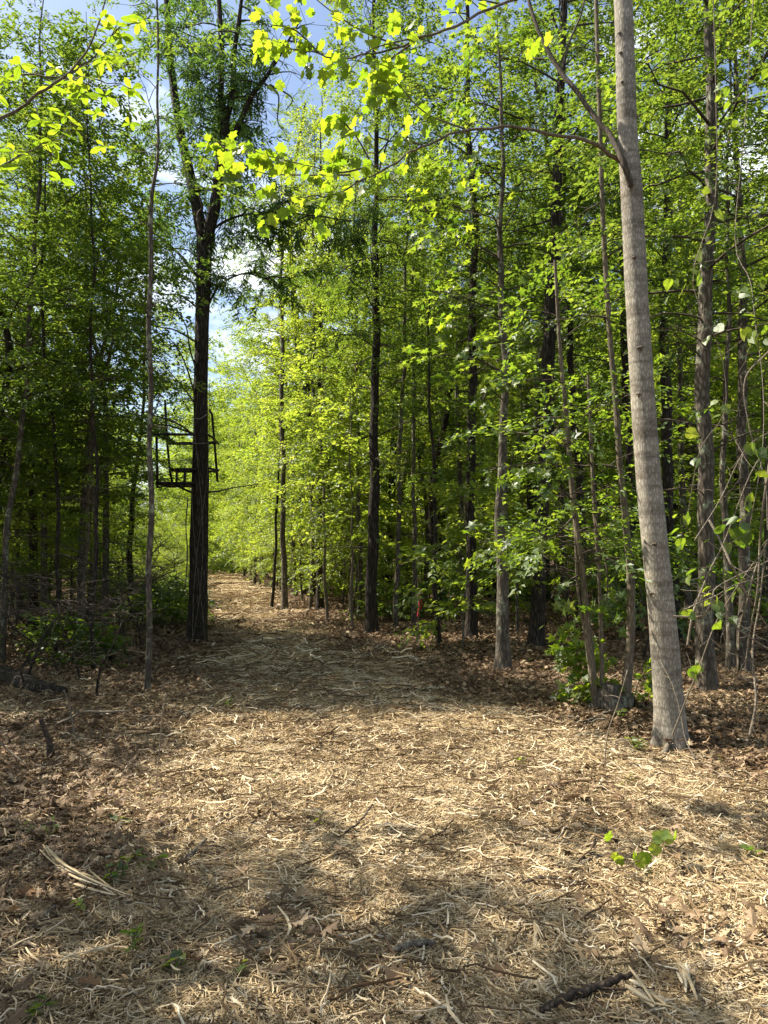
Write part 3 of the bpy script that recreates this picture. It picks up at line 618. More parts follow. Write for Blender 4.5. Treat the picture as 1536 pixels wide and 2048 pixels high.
# brown limb rising steeply to the left
mb = MB(); pa, ra = limb([(1262, 372, dM-0.10), (1245, 320, dM-0.12), (1222, 275, dM), (1180, 220, dM+0.1), (1120, 140, dM+0.3), (1085, 80, dM+0.4), (1055, -10, dM+0.5), (1040, -120, dM+0.6)], [0.030, 0.024, 0.022, 0.021, 0.02, 0.018, 0.015, 0.012], 30)
tube(mb, pa, ra, 8, rough=0.06)
q, rr = limb([(1122, 142, dM+0.3), (1140, 80, dM+0.4), (1165, 20, dM+0.5), (1175, -60, dM+0.5)], [0.012, 0.010, 0.008, 0.005], 14); tube(mb, q, rr, 6)
q, rr = limb([(1118, 138, dM+0.3), (1080, 130, dM+0.3), (1190, 150, dM+0.3)], [0.006, 0.004, 0.003], 10)
lo = link('limb', None, poplar); leafy(lo, bM, mb, pa, rh, 18, 'tulip', 'leaf_hero', 0.10, s0=0.6); set_mesh_later(lo, mb.mesh('limb', M['twig'], bM))
# the crown high above (casts the shade), out of the twigs of the same tree
bm, lm = grow(T, r, np.random.default_rng(77), 8.2, 11.3, 1.9, 9, 'star', 0.45, bias=((1, 0.4), 0.6))
link('branches', bm.mesh('branches', M['twig'], bM), poplar, kind='stuff'); link('crown', lm.mesh('crown', M['leaf_star_mass'], bM, smooth=False), poplar, kind='stuff')

link('foliage', MASS['p'].mesh('foliage', M['leaf_hero_mass'], bM, smooth=False), poplar, kind='stuff')
# --- the forked tree with the stand
def fork_keep(pos):
    x, y, z = pos[:, 0], pos[:, 1], pos[:, 2]; px = 768+F*x/y; return ~((px > 515) & (z > 7.9)) & (z > 4.6)
path = [(392, 1298, 42), (395, 1240, 38), (397, 1150, 35), (399, 1050, 35), (400, 950, 34), (402, 800, 28), (404, 650, 27), (408, 520, 30), (411, 475, 34)]
b = G(392, 1298); dA = b.y; pts = [tuple(P(a, c, dA)) for a, c, w in path]; pts[0] = (b.x, b.y, b.z-0.06)
T = resample(pts, 70); r = np.interp(np.linspace(0, len(path)-1, 70), range(len(path)), [w*dA/F/2 for a, c, w in path]); r = r*(1+0.45*np.exp(-(T[:, 2]-T[0, 2])/0.22))
fork = empty('forked_tree', b, 'tall dark forked tree carrying a metal hunting stand beside the path', 'tree')
tm = MB(); tube(tm, T, r, 20, rough=0.07, seed=4, lobes=0.12); link('trunk', tm.mesh('trunk', M['dark_bark'], b), fork)
rf = np.random.default_rng(12); bmA, lmA = MB(), MB()
FD = 1.4
def fork_limb(pix, ws, nb, R, z0f=0.1, dens=1.3, keep=fork_keep, kind='narrow', val=0.45, up=None):
    pts = np.array([tuple(P(a, c, dA+dd)) for a, c, dd in pix]); pts = resample(pts, 36); rr = np.interp(np.linspace(0, len(ws)-1, 36), range(len(ws)), [w*dA/F/2 for w in ws])
    m = MB(); tube(m, pts, rr, 10, rough=0.06, seed=len(pix)); link('limb', m.mesh('limb', M['dark_bark'], b), fork)
    # side branches
    for i in range(nb):
        u = z0f+(1-z0f)*(i+rf.uniform())/nb; k = u*35; a = min(int(k), 34); q = pts[a]*(1-(k-a))+pts[a+1]*(k-a)
        az = rf.uniform(0, 2*PI); L = R*rf.uniform(0.5, 1.1); hd = np.array([math.cos(az), 0.8*math.sin(az), rf.uniform(-0.1, 0.6)]); s = np.linspace(0, 1, 6)[:, None]
        bp = q+hd*L*s-np.array([0, 0, 0.45*L])*s**2+rf.normal(0, 0.03*L, (6, 3))*s; tube(bmA, bp, 0.018*(1-0.8*s[:, 0]), 4)
        pos, dirs = [], []
        for j in range(max(3, int(L*5*dens*FD*0.8))):
            v = 0.2+0.8*rf.uniform(); kk = v*5; aa = min(int(kk), 4); qq = bp[aa]*(1-(kk-aa))+bp[aa+1]*(kk-aa); d = hd*0.6+rf.normal(0, 0.6, 3); d[2] -= 0.15; l2 = rf.uniform(0.15, 0.5)
            s2 = np.linspace(0, 1, 3)[:, None]; tube(bmA, qq+d*l2*s2, 0.004, 3)
            for w in range(3): pos.append(qq+d*l2*(0.35+0.33*w)); dirs.append(d+rf.normal(0, 0.5, 3)-np.array([0, 0, 0.3]))
        pos = np.array(pos); dirs = np.array(dirs); kp = keep(pos); pos, dirs = pos[kp], dirs[kp]
        if len(pos):
            Ms = frames(dirs, rf, 0.5); wh = rf.integers(0, 4, len(pos))
            for t in range(4):
                sel = wh == t; place(lmA, SP[kind][t], Ms[sel], pos[sel], rf.uniform(0.8, 1.25, sel.sum()), val+rf.normal(0, 0.15, sel.sum()))
FD = 1.4
fork_limb([(407, 480, 0), (393, 410, 0.1), (376, 330, 0.2), (358, 250, 0.3), (344, 150, 0.4), (336, 50, 0.5), (330, -80, 0.6), (320, -260, 0.7)], [26, 22, 20, 18, 16, 14, 12, 5], 20, 1.1)
fork_limb([(414, 480, 0), (432, 400, -0.1), (442, 320, -0.1), (450, 250, -0.1)], [26, 24, 22, 20], 8, 1.0)
fork_limb([(450, 252, -0.1), (442, 190, -0.1), (443, 100, 0), (438, 0, 0), (430, -160, 0)], [15, 13, 12, 10, 4], 11, 1.0)
fork_limb([(450, 250, -0.1), (464, 190, -0.2), (468, 110, -0.2), (478, 40, -0.3), (490, -60, -0.3)], [14, 13, 11, 9, 4], 10, 0.9)
fork_limb([(463, 285, -0.1), (485, 232, -0.2), (505, 190, -0.3), (528, 160, -0.4), (560, 110, -0.5), (598, 45, -0.6)], [13, 12, 10, 8, 6, 3], 9, 0.8)
fork_limb([(412, 470, 0), (455, 440, -0.2), (520, 425, -0.3), (600, 428, -0.4), (690, 440, -0.5), (730, 445, -0.5)], [6, 5, 4, 3, 2, 1.5], 17, 0.5, 0.15, 1.6, keep=nop)
fork_limb([(400, 560, 0), (350, 500, 0.5), (290, 460, 0.8), (220, 470, 1.0)], [7, 5, 4, 2], 8, 0.6, 0.3, 1.2, keep=nop)
fork_limb([(404, 640, 0), (440, 570, 0.2), (500, 545, 0.3), (535, 560, 0.3)], [6, 4, 3, 2], 11, 0.6, 0.3, 1.4, keep=nop)
# dead stub in the fork and bare lower branches
m = MB(); q, rr = limb([(402, 470, dA-0.15), (397, 430, dA-0.15), (405, 415, dA-0.2), (396, 385, dA-0.2)], [0.03, 0.035, 0.022, 0.01], 12); tube(m, q, rr, 7, rough=0.1, cap=True); link('dead_stub', m.mesh('dead_stub', M['dark_wood'], b), fork)
for pix in ([(402, 840, 0), (385, 800, -.1), (362, 770, -.2), (320, 720, -.3), (300, 690, -.3)], [(400, 830, 0), (375, 740, -.1), (350, 690, 0), (300, 640, .1)], [(400, 760, 0), (380, 700, .1), (366, 640, .2), (310, 610, .3)], [(402, 690, 0), (350, 660, -.1), (310, 650, -.2), (250, 600, -.4)],
            [(398, 880, 0), (360, 850, -.3), (300, 830, -.4), (215, 835, -.5), (130, 800, -.6)], [(395, 870, 0), (330, 850, .2), (260, 850, .3), (190, 870, .4)], [(400, 620, 0), (360, 590, .2), (310, 585, .3), (240, 540, .4)],
            [(408, 985, -.1), (440, 982, -.2), (470, 975, -.2), (520, 968, -.2)], [(400, 600, 0), (380, 560, 0), (340, 540, .3)], [(540, 170, -.4), (570, 185, -.5), (585, 200, -.5), (572, 220, -.5)], [(525, 165, -.4), (556, 188, -.5), (555, 240, -.5), (565, 260, -.5)]):
    q, rr = limb([(a, c, dA+dd) for a, c, dd in pix], [0.02, 0.014, 0.01, 0.007, 0.003][:len(pix)], 14); tube(bmA, q, rr, 5)
    for j in range(7):
        i = int(rf.integers(4, 13)); d = rf.normal(0, 0.25, 3); s = np.linspace(0, 1, 3)[:, None]; tube(bmA, q[i]+d*s+np.array([0, 0, 0.05])*s**2, 0.003, 3)
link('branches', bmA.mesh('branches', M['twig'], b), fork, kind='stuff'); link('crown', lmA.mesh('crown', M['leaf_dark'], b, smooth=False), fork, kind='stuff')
# vine on its trunk
mb = MB(); rv = np.random.default_rng(4)
for k in range(3):
    z = np.linspace(0.1, 4.5, 30); ang = -PI/2+0.5*k+0.9*np.sin(z*0.9+k*2)-0.3; rr_ = 0.02+np.interp(z, T[:, 2]-T[0, 2], r)
    xx = np.interp(z, T[:, 2]-T[0, 2], T[:, 0]); yy = np.interp(z, T[:, 2]-T[0, 2], T[:, 1]); tube(mb, np.stack([xx+rr_*np.cos(ang), yy+rr_*np.sin(ang), z+T[0, 2]], -1), 0.006, 5)
q, rr = limb([(376, 1000, dA-.2), (372, 1050, dA-.25), (375, 1110, dA-.25), (370, 1180, dA-.25)], [.012, .01, .012, .008], 20); tube(mb, q, rr, 5)
vn = link('climbing_vine', mb.mesh('climbing_vine', M['pale_bark'])); tag(vn, 'thin bare vine climbing the dark trunk below the hunting stand', 'vine')

# --- the metal stand
sb = P(398, 967, dA); st = empty('tree_stand', sb, 'rusty metal hunting stand with rails strapped high on the forked trunk', 'tree stand')
def bar(name, pts, rad, sides=8, mat='metal', flat=1, parent=None):
    m = MB(); rad = rad*(1.1 if mat == 'metal' else 1); tube(m, np.array([tuple(p) for p in pts]), rad, sides, cap=True, flat=flat); return link(name, m.mesh(name, M[mat], sb), parent or st)
d0, d1 = dA-0.30, dA+0.75
bar('rail', [P(302, 866, d0), P(330, 876, (d0+d1)/2), P(355, 888, d1)], 0.026); bar('rail', [P(355, 887, d1), P(436, 885, d1)], 0.024)
bar('rail', [P(302, 869, d0), P(388, 869, d0)], 0.020); bar('rail', [P(412, 868, d0), P(424, 874, d0+.3), P(437, 888, d1)], 0.018)
bar('post', [P(330, 800, d1), P(334, 880, d1), P(339, 935, d1), P(344, 964, d1)], 0.020); bar('post', [P(313, 873, d0), P(315, 976, d0)], 0.020)
bar('post', [P(419, 820, d1-.1), P(424, 829, d1), P(429, 884, d1), P(435, 963, d1)], 0.020); bar('post', [P(354, 940, d0), P(353, 966, d0)], 0.018); bar('post', [P(370, 940, d0), P(369, 972, d0)], 0.022)
bar('brace', [P(345, 966, d0), P(365, 977, dA-.2), P(386, 986, dA-.1)], 0.018); bar('brace', [P(318, 975, d0), P(345, 968, d0), P(360, 965, d0)], 0.012); bar('brace', [P(337, 888, d1), P(392, 888, dA+.1)], 0.015)
bar('strap', [P(384, 888, dA-.05), P(390, 887, dA-.19), P(400, 887, dA-.23), P(411, 886, dA-.19), P(417, 886, dA-.05)], 0.013, mat='strap', flat=0.3)
bar('cable', [P(388, 836, dA-.16), P(400, 838, dA-.24), P(412, 830, dA-.2), P(419, 821, d1-.1)], 0.006, mat='strap')
def slats(name, cx0, cx1, z, y0, y1, ns, fr):
    f = MB()
    for pp in (([cx0, y0], [cx1, y0]), ([cx1, y0], [cx1, y1]), ([cx1, y1], [cx0, y1]), ([cx0, y1], [cx0, y0])): tube(f, np.array([[*pp[0], z], [*pp[1], z]]), fr, 6, cap=True)
    o = link(name, f.mesh(name, M['metal'], sb), st)
    me = None
    for i in range(ns):
        x = cx0+(cx1-cx0)*(i+0.5)/ns
        if me is None: m = MB(); tube(m, np.array([[0, y0, 0], [0, y1, 0]]), 0.014, 4, cap=True, flat=0.6); me = m.mesh('slat', M['metal'])
        link('slat', me, o, loc=Vector((x, 0, z))-Vector((sb.x, sb.y, sb.z)))
c0, c1 = P(313, 966, d0), P(386, 966, d0); slats('platform', c0.x, c1.x, c0.z, d0, d0+0.62, 9, 0.022)
c0, c1 = P(340, 938, d0), P(388, 938, d0); slats('seat', c0.x, c1.x, c0.z, d0, d0+0.4, 6, 0.020)
bar('rail', [P(414, 936, d0+.4), P(438, 941, d0+.4)], 0.018); bar('rail', [P(414, 942, d0+.4), P(436, 944, d0+.5)], 0.014)

# --- other trunks of the photograph
rc = lambda p: corridor(p)
hero('slender_tree', 'slender straight trunk with bare fan of upper twigs left of the forked tree', 'tree', [(294, 1388, 13), (299, 1250, 12), (303, 1100, 12), (301, 980, 11), (297, 850, 10), (301, 650, 10), (304, 480, 9), (305, 380, 8), (312, 290, 6), (318, 0, 4)], 'grey_bark', 'small', 'leaf_mid', 5.5, 8.0, 0.9, 8, 0.25, dead=16, sides=10, seed=21, keep=nop, rise=1.0)
hero('oak_tree', 'dark straight trunk standing alone at the right edge of the path', 'tree', [(742, 1281, 30), (743, 1240, 25), (745, 1100, 22), (747, 1000, 21), (750, 850, 17), (751, 700, 16), (751, 550, 14), (752, 420, 12), (752, 330, 10), (750, 150, 8), (746, 0, 7)], 'dark_bark', 'small', 'leaf_mid', 5.0, 13.5, 2.0, 56, 1.25, dead=10, sides=14, seed=22, flare=1.7)
hero('slender_tree', 'thin straight pale trunk just right of the dark lone trunk', 'tree', [(792, 1262, 11), (794, 1150, 10), (797, 1000, 9), (802, 850, 8), (808, 700, 7), (812, 550, 6), (816, 300, 5)], 'grey_bark', 'small', 'leaf_mid', 4.5, 12, 1.6, 30, 1.0, dead=6, sides=8, seed=23)
hero('slender_tree', 'thin brown trunk with the pink ribbon tied beside it', 'tree', [(828, 1257, 10), (828, 1100, 9), (828, 950, 8), (826, 700, 6), (826, 500, 5)], 'grey_bark', 'small', 'leaf_mid', 4.5, 10, 1.5, 22, 1.0, dead=6, sides=8, seed=24)
hero('oak_tree', 'dark trunk wrapped in bare dead twigs left of the mottled trunk', 'tree', [(942, 1286, 27), (942, 1200, 23), (941, 1050, 19), (942, 900, 18), (944, 750, 17), (947, 600, 15), (950, 450, 14), (940, 330, 12), (935, 150, 10)], 'dark_bark', 'small', 'leaf_mid', 5.0, 14, 2.1, 46, 1.15, dead=26, sides=12, seed=25, flare=1.5)
rI, bI, dI, TI, rIr = hero('sweetgum_tree', 'mottled grey trunk with bright star shaped leaves at the clearing edge', 'tree', [(1005, 1345, 34), (1005, 1280, 27), (1004, 1150, 23), (1003, 1000, 19), (1006, 850, 16), (1008, 700, 14), (1003, 550, 12), (1002, 470, 11), (1003, 300, 8), (1000, 120, 5)], 'grey_bark', 'star', 'leaf_star_mass', 3.6, 8.6, 1.3, 20, 0.35, sides=16, seed=26, flare=1.4, bias=((-1, -0.5), 0.7))
hero('oak_tree', 'thick dark rough trunk behind the bright young maple leaves', 'tree', [(1070, 1302, 34), (1076, 1200, 28), (1084, 1050, 25), (1090, 900, 25), (1096, 780, 26), (1103, 600, 25), (1111, 430, 22), (1119, 250, 18), (1126, 0, 14)], 'dark_bark', 'small', 'leaf_mid', 5.5, 14, 2.2, 44, 1.1, dead=8, sides=14, seed=27, flare=1.4)
hero('oak_tree', 'leaning dark trunk behind the multi-stemmed stump', 'tree', [(1172, 1275, 17), (1165, 1120, 16), (1157, 950, 14), (1147, 800, 13), (1138, 650, 11), (1130, 450, 9)], 'dark_bark', 'small', 'leaf_mid', 5, 12, 1.9, 34, 1.1, dead=5, sides=10, seed=28)
hero('oak_tree', 'thick dark trunk with pale lichen patch right of the smooth trunk', 'tree', [(1415, 1392, 40), (1412, 1250, 34), (1410, 1100, 30), (1408, 950, 29), (1408, 800, 28), (1412, 600, 27), (1418, 420, 25), (1424, 200, 23), (1420, 0, 18)], 'grey_bark', 'small', 'leaf_mid', 4.2, 11, 2.0, 40, 1.15, dead=12, sides=18, seed=29, flare=1.3, bias=((0.3, -1), 0.2))
hero('oak_tree', 'dull brown trunk near the right frame edge behind the vines', 'tree', [(1488, 1352, 24), (1486, 1200, 21), (1488, 1000, 20), (1486, 800, 18), (1482, 500, 14)], 'grey_bark', 'small', 'leaf_mid', 4.0, 10, 1.7, 30, 1.1, dead=8, sides=12, seed=30)
hero('slender_tree', 'grey trunk standing between the lichened trunk and the vines', 'tree', [(1462, 1352, 18), (1456, 1200, 15), (1450, 1050, 13), (1450, 850, 11), (1455, 600, 8)], 'grey_bark', 'small', 'leaf_mid', 4.0, 9, 1.5, 22, 1.0, dead=8, sides=10, seed=31)
hero('oak_tree', 'dark trunk half hidden behind the smooth leaning trunk', 'tree', [(1352, 1290, 24), (1345, 1150, 22), (1335, 950, 21), (1330, 780, 21), (1330, 600, 18), (1338, 280, 14), (1345, 100, 10)], 'dark_bark', 'small', 'leaf_mid', 5.0, 13.5, 2.2, 40, 1.1, dead=6, sides=12, seed=32)
hero('oak_tree', 'dark trunk showing left of the smooth leaning trunk', 'tree', [(1270, 1272, 18), (1262, 1100, 16), (1258, 950, 15), (1250, 700, 14), (1240, 400, 11)], 'dark_bark', 'small', 'leaf_mid', 5.0, 13.5, 2.0, 34, 1.1, dead=6, sides=10, seed=33)
hero('slender_tree', 'small dark crooked tree with a branching base left of the twiggy dark trunk', 'tree', [(880, 1302, 12), (874, 1240, 11), (872, 1150, 10), (868, 1000, 8), (862, 850, 6)], 'dark_bark', 'small', 'leaf_mid', 2.6, 6, 1.0, 16, 0.8, dead=8, sides=8, seed=34)
# right side of the path further off
for i, (lab, pp, bk, z0, zt, R, nb) in enumerate([
    ('short leaning sapling nearest the far bend of the path', [(543, 1216, 7), (548, 1150, 6), (553, 1050, 5), (557, 950, 4)], 'dark_bark', 2.2, 7, 1.1, 26),
    ('sunlit straight tree on the right bank of the far path', [(570, 1225, 14), (568, 1150, 12), (566, 1000, 10), (565, 850, 9), (563, 600, 8)], 'grey_bark', 3.2, 12, 1.9, 44),
    ('broad dark stump like trunk behind the slim saplings', [(640, 1226, 16), (639, 1100, 13), (638, 950, 10), (640, 700, 9)], 'dark_bark', 4, 13, 2.2, 40),
    ('thin sapling with pale base between path and dark lone trunk', [(655, 1252, 7), (651, 1150, 6), (648, 1050, 5), (645, 950, 4), (644, 850, 3)], 'pale_bark', 2.0, 6.5, 1.0, 24),
    ('thin sapling with bright layered leaves left of the dark lone trunk', [(705, 1272, 6), (704, 1180, 6), (703, 1050, 4), (702, 930, 3)], 'pale_bark', 1.9, 5.0, 1.0, 20),
    ('slim grey trunk behind the layered sapling', [(622, 1228, 8), (624, 1100, 8), (626, 900, 7), (628, 600, 6)], 'grey_bark', 4, 12, 1.8, 34),
    ('pair trunk in shade just left of the dark lone trunk', [(718, 1240, 9), (720, 1100, 9), (716, 900, 8), (712, 600, 6)], 'grey_bark', 4, 12, 1.8, 34)]):
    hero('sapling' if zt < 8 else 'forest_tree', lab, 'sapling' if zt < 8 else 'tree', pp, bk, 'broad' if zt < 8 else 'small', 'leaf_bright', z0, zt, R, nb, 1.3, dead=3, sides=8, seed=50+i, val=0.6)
# left wood
for i, (lab, pp, bk, z0, zt, R, nb, dn) in enumerate([
    ('leaning grey tree at the left frame edge', [(4, 1330, 15), (10, 1130, 12), (28, 980, 12), (45, 830, 11), (60, 650, 10), (72, 480, 9), (80, 250, 8)], 'grey_bark', 3.6, 9.2, 1.6, 34, 1.3),
    ('thin dark tree second from the left edge', [(109, 1330, 7), (116, 1200, 8), (118, 1080, 8), (112, 950, 7), (104, 850, 6), (90, 700, 6), (84, 500, 5)], 'dark_bark', 3.2, 8.8, 1.5, 32, 1.3),
    ('thin pale crooked sapling in the shaded left wood', [(157, 1308, 9), (166, 1240, 8), (172, 1160, 7), (175, 1050, 7), (178, 930, 7), (186, 850, 7), (184, 740, 6), (172, 640, 5), (172, 450, 5)], 'pale_bark', 3.2, 8.8, 1.4, 32, 1.2),
    ('dark thin trunk beside the crooked pale sapling', [(190, 1345, 9), (186, 1250, 8), (190, 1100, 8), (192, 950, 7), (188, 800, 7), (182, 700, 6)], 'dark_bark', 3.2, 8.6, 1.3, 28, 1.2),
    ('short black trunk with forked top between saplings and forked tree', [(268, 1250, 16), (262, 1180, 13), (258, 1100, 12), (264, 1020, 11), (272, 950, 9), (282, 850, 7), (290, 700, 6)], 'dark_bark', 3.4, 9.0, 1.8, 38, 1.3)]):
    hero('slender_tree', lab, 'tree', pp, bk, 'small', 'leaf_mid', z0, zt, R, nb, dn, dead=12, sides=8, seed=70+i, val=0.45)

# --- stump with several stems (middle right)
sb_ = G(1215, 1425); stump = empty('multi_stemmed_tree', sb_, 'cluster of slim stems sprouting from a knotted low stump', 'tree')
dS = sb_.y
mb = MB(); q = np.array([tuple(P(1185, 1405, dS)), tuple(P(1195, 1430, dS-.02)), tuple(P(1222, 1420, dS)), tuple(P(1248, 1405, dS)), tuple(P(1255, 1385, dS+.02))]); tube(mb, resample(q, 18), np.interp(np.linspace(0, 1, 18), [0, .3, .5, .8, 1], [0.05, 0.085, 0.075, 0.08, 0.05]), 14, rough=0.22, seed=2, cap=True)
q2 = np.array([[sb_.x, sb_.y, sb_.z-0.1], [sb_.x, sb_.y, sb_.z+0.10], [sb_.x+0.02, sb_.y, sb_.z+0.27]]); tube(mb, resample(q2, 12), np.linspace(0.18, 0.10, 12), 16, rough=0.2, seed=5, cap=True)
link('stump', mb.mesh('stump', M['grey_bark'], sb_), stump)
bmS, lmS = MB(), MB()
for pp, sd_, bk in (([(1190, 1405, 17), (1180, 1300, 15), (1165, 1150, 13), (1150, 1030, 12), (1140, 930, 11), (1130, 800, 9), (1120, 700, 8), (1110, 520, 6)], 81, 'pale_bark'),
                    ([(1204, 1380, 10), (1203, 1280, 9), (1198, 1150, 8), (1190, 1030, 8), (1184, 930, 7), (1176, 750, 5)], 82, 'pale_bark'),
                    ([(1250, 1405, 20), (1258, 1320, 17), (1262, 1250, 17), (1261, 1150, 15), (1250, 1030, 14), (1240, 930, 13), (1233, 820, 12), (1222, 700, 11), (1215, 600, 10), (1205, 420, 10), (1200, 250, 9), (1192, 0, 8), (1188, -200, 5)], 83, 'pale_bark'),
                    ([(1188, 1410, 8), (1172, 1280, 7), (1156, 1180, 6), (1150, 1050, 5)], 84, 'pale_bark')):
    T = resample(np.array([tuple(P(a, c, dS+0.0)) for a, c, w in pp]), 50); r = np.interp(np.linspace(0, len(pp)-1, 50), range(len(pp)), [w*dS/F/2 for a, c, w in pp])
    m = MB(); tube(m, T, r, 12, rough=0.07, seed=sd_); link('stem', m.mesh('stem', M[bk], sb_), stump)
    g0 = T[0, 2]; bm, lm = grow(T, r, np.random.default_rng(sd_), 1.2, T[-1, 2]-g0, 0.85, 12, 'small', 0.4, dead=4)
    bmS.V += bm.V; bmS.Q += [x+bmS.n for x in bm.Q]; bmS.vq += bm.vq; bmS.n += bm.n
    if lm.n: lmS.V += lm.V; lmS.T += [x+lmS.n for x in lm.T]; lmS.vt += lm.vt; lmS.n += lm.n
link('branches', bmS.mesh('branches', M['twig'], sb_), stump, kind='stuff'); link('crown', lmS.mesh('crown', M['leaf_star_mass'], sb_, smooth=False), stump, kind='stuff')

# --- bright star-leaved sprays of the sweetgum: each leaf an object
def star_limb(root, org, pix, n, size=0.12, rads=(0.010, 0.007, 0.005, 0.003), twig=0.26, kind='star', mat='leaf_star', s0=0.25, hang=0.35, rngs=None, bark='twig', name='limb'):
    mb = MB(); q, rr = limb(pix, list(rads)[:len(pix)], 20); tube(mb, q, rr, 6)
    lo = link(name, None, root); leafy(lo, org, mb, q, rngs or rh, n, kind, mat, size, twig=twig, s0=s0, hang=hang, per=5, spread=0.5)
    o = set_mesh_later(lo, mb.mesh(name, M[bark], org)); o.name = name; return o
for pix, n in (([(1003, 470, dI), (985, 430, dI-.3), (960, 390, dI-.5), (945, 360, dI-.6)], 36), ([(1003, 520, dI), (940, 490, dI-.4), (880, 450, dI-.7), (835, 395, dI-.9)], 48), ([(1003, 580, dI), (950, 540, dI-.4), (900, 530, dI-.6), (870, 560, dI-.7)], 34),
               ([(1004, 640, dI), (950, 630, dI-.3), (910, 640, dI-.5), (890, 650, dI-.6)], 36), ([(1005, 680, dI), (975, 670, dI-.3), (940, 680, dI-.5)], 28), ([(1002, 470, dI), (1040, 400, dI-.2), (1050, 350, dI-.3)], 22),
               ([(1005, 560, dI), (1040, 520, dI-.5), (1060, 560, dI-.6)], 18), ([(1006, 800, dI), (980, 780, dI-.3), (965, 800, dI-.4)], 22), ([(1004, 930, dI), (985, 940, dI-.3), (972, 945, dI-.4)], 8), ([(1006, 760, dI), (1000, 740, dI-.4), (960, 740, dI-.6)], 18)):
    star_limb(rI, bI, pix, int(n*1.1), 0.13, mat='leaf_hero' if n in (36, 48, 28) else 'leaf_star')
# maple sapling sprays near the stump (own stems reach left across the mottled trunk)
for pix, n in (([(1150, 1030, dS), (1105, 1072, dS-.2), (1050, 1060, dS-.3), (960, 1085, dS-.4)], 42), ([(1140, 940, dS), (1110, 930, dS-.2), (1080, 925, dS-.3), (965, 938, dS-.3)], 34), ([(1145, 1000, dS), (1120, 980, dS-.2), (1080, 985, dS-.3)], 16),
               ([(1130, 830, dS), (1100, 880, dS-.2), (1075, 900, dS-.3)], 16), ([(1190, 1030, dS), (1215, 1150, dS-.2), (1210, 1210, dS-.25)], 26), ([(1160, 1150, dS), (1130, 1165, dS-.2), (1125, 1180, dS-.2)], 12), ([(1184, 930, dS), (1160, 900, dS-.2), (1130, 880, dS-.3)], 14)):
    star_limb(stump, sb_, pix, int(n*1.15), 0.11, mat='leaf_hero' if n > 30 else 'leaf_star')
# low shrub round the stump
sh = G(1170, 1415); shb = empty('maple_seedling_shrub', sh, 'bright green low shrub at the foot of the slim stems', 'shrub')
for pix, n in (([(1170, 1415, sh.y), (1160, 1370, sh.y), (1130, 1320, sh.y), (1105, 1305, sh.y)], 34), ([(1172, 1415, sh.y), (1180, 1350, sh.y), (1160, 1290, sh.y), (1150, 1270, sh.y)], 44), ([(1174, 1415, sh.y), (1190, 1350, sh.y), (1195, 1300, sh.y)], 30),
               ([(1172, 1418, sh.y-.05), (1180, 1400, sh.y-.1), (1190, 1385, sh.y-.2)], 40), ([(1168, 1412, sh.y), (1150, 1390, sh.y), (1130, 1380, sh.y)], 22)):
    star_limb(shb, sh, pix, int(n*1.5), 0.10, (0.006, 0.004, 0.003, 0.002), 0.16, name='stem', bark='pale_bark', mat='leaf_hero', s0=0.1, hang=0.1)
MASS.clear(); leafy_mass('s', np.array([tuple(P(1172, 1415, sh.y)), tuple(P(1165, 1350, sh.y)), tuple(P(1150, 1290, sh.y-.05))]), rh, 170, STAR, 0.10, s0=0.0, reach=0.24, up=(-0.3, -0.1, 0.9)); link('foliage', MASS['s'].mesh('foliage', M['leaf_hero_mass'], sh, smooth=False), shb, kind='stuff')
sh = G(1275, 1410); shb = empty('maple_seedling_shrub', sh, 'small green shrub between the stump and the smooth leaning trunk', 'shrub')
for pix, n in (([(1262, 1415, sh.y), (1255, 1380, sh.y), (1248, 1350, sh.y)], 24), ([(1266, 1415, sh.y), (1275, 1370, sh.y-.1), (1290, 1345, sh.y-.2)], 24), ([(1270, 1418, sh.y), (1285, 1400, sh.y), (1300, 1380, sh.y)], 18)):
    star_limb(shb, sh, pix, int(n*1.3), 0.095, (0.006, 0.004, 0.003), 0.15, name='stem', bark='pale_bark', mat='leaf_hero', s0=0.1, hang=0.1)

# --- off-frame tree whose branches reach in at the upper left
rmg = np.random.default_rng(91)
mb0 = np.array([-5.0, 3.9, h1(-5.0, 3.9)-0.05]); mt = resample(np.array([mb0, mb0+[0.1, 0, 3], mb0+[0.15, 0.1, 6], mb0+[0.0, 0.1, 9]]), 40); mr = np.linspace(0.09, 0.02, 40)
mbase = Vector(mb0); tm = MB(); tube(tm, mt, mr, 12, rough=0.05)
bm, lm = grow(mt, mr, rmg, 5.6, 9, 1.4, 14, 'broad', 1.0)
mg = finish_tree('magnolia_tree', mbase, 'tree whose thin branches with long pointed leaves hang in at the upper left', 'tree', None, tm, 'grey_bark', bm, lm, 'leaf_bright')
def whorls(root, org, pix, rads, n, size=0.125):
    mb = MB(); q, rr = limb(pix, rads, 26); tube(mb, q, rr, 6); lo = link('limb', None, root)
    for i in range(n):
        k = int(rmg.integers(8, 26)); p = q[k]; d = rmg.normal(0, 0.6, 3); d[0] += 0.5; d /= np.linalg.norm(d); L = rmg.uniform(0.08, 0.3); s = np.linspace(0, 1, 4)[:, None]
        tp = p+d*L*s+np.array([0, 0, 0.1*L])*s; tube(mb, tp, 0.0028, 4)
        a0 = rmg.uniform(0, 2*PI)
        m = int(rmg.integers(3, 6))
        for w in range(m):
            a = a0+w*2*PI/m; ld = np.array([math.cos(a), math.sin(a), rmg.uniform(-0.5, 0.3)]); leaf_obj(lo, tp[-1], ld, size*rmg.uniform(0.55, 1.1), 'magn', 'leaf_hero', rmg, org, roll=0.5)
    set_mesh_later(lo, mb.mesh('limb', M['pale_bark'], org))
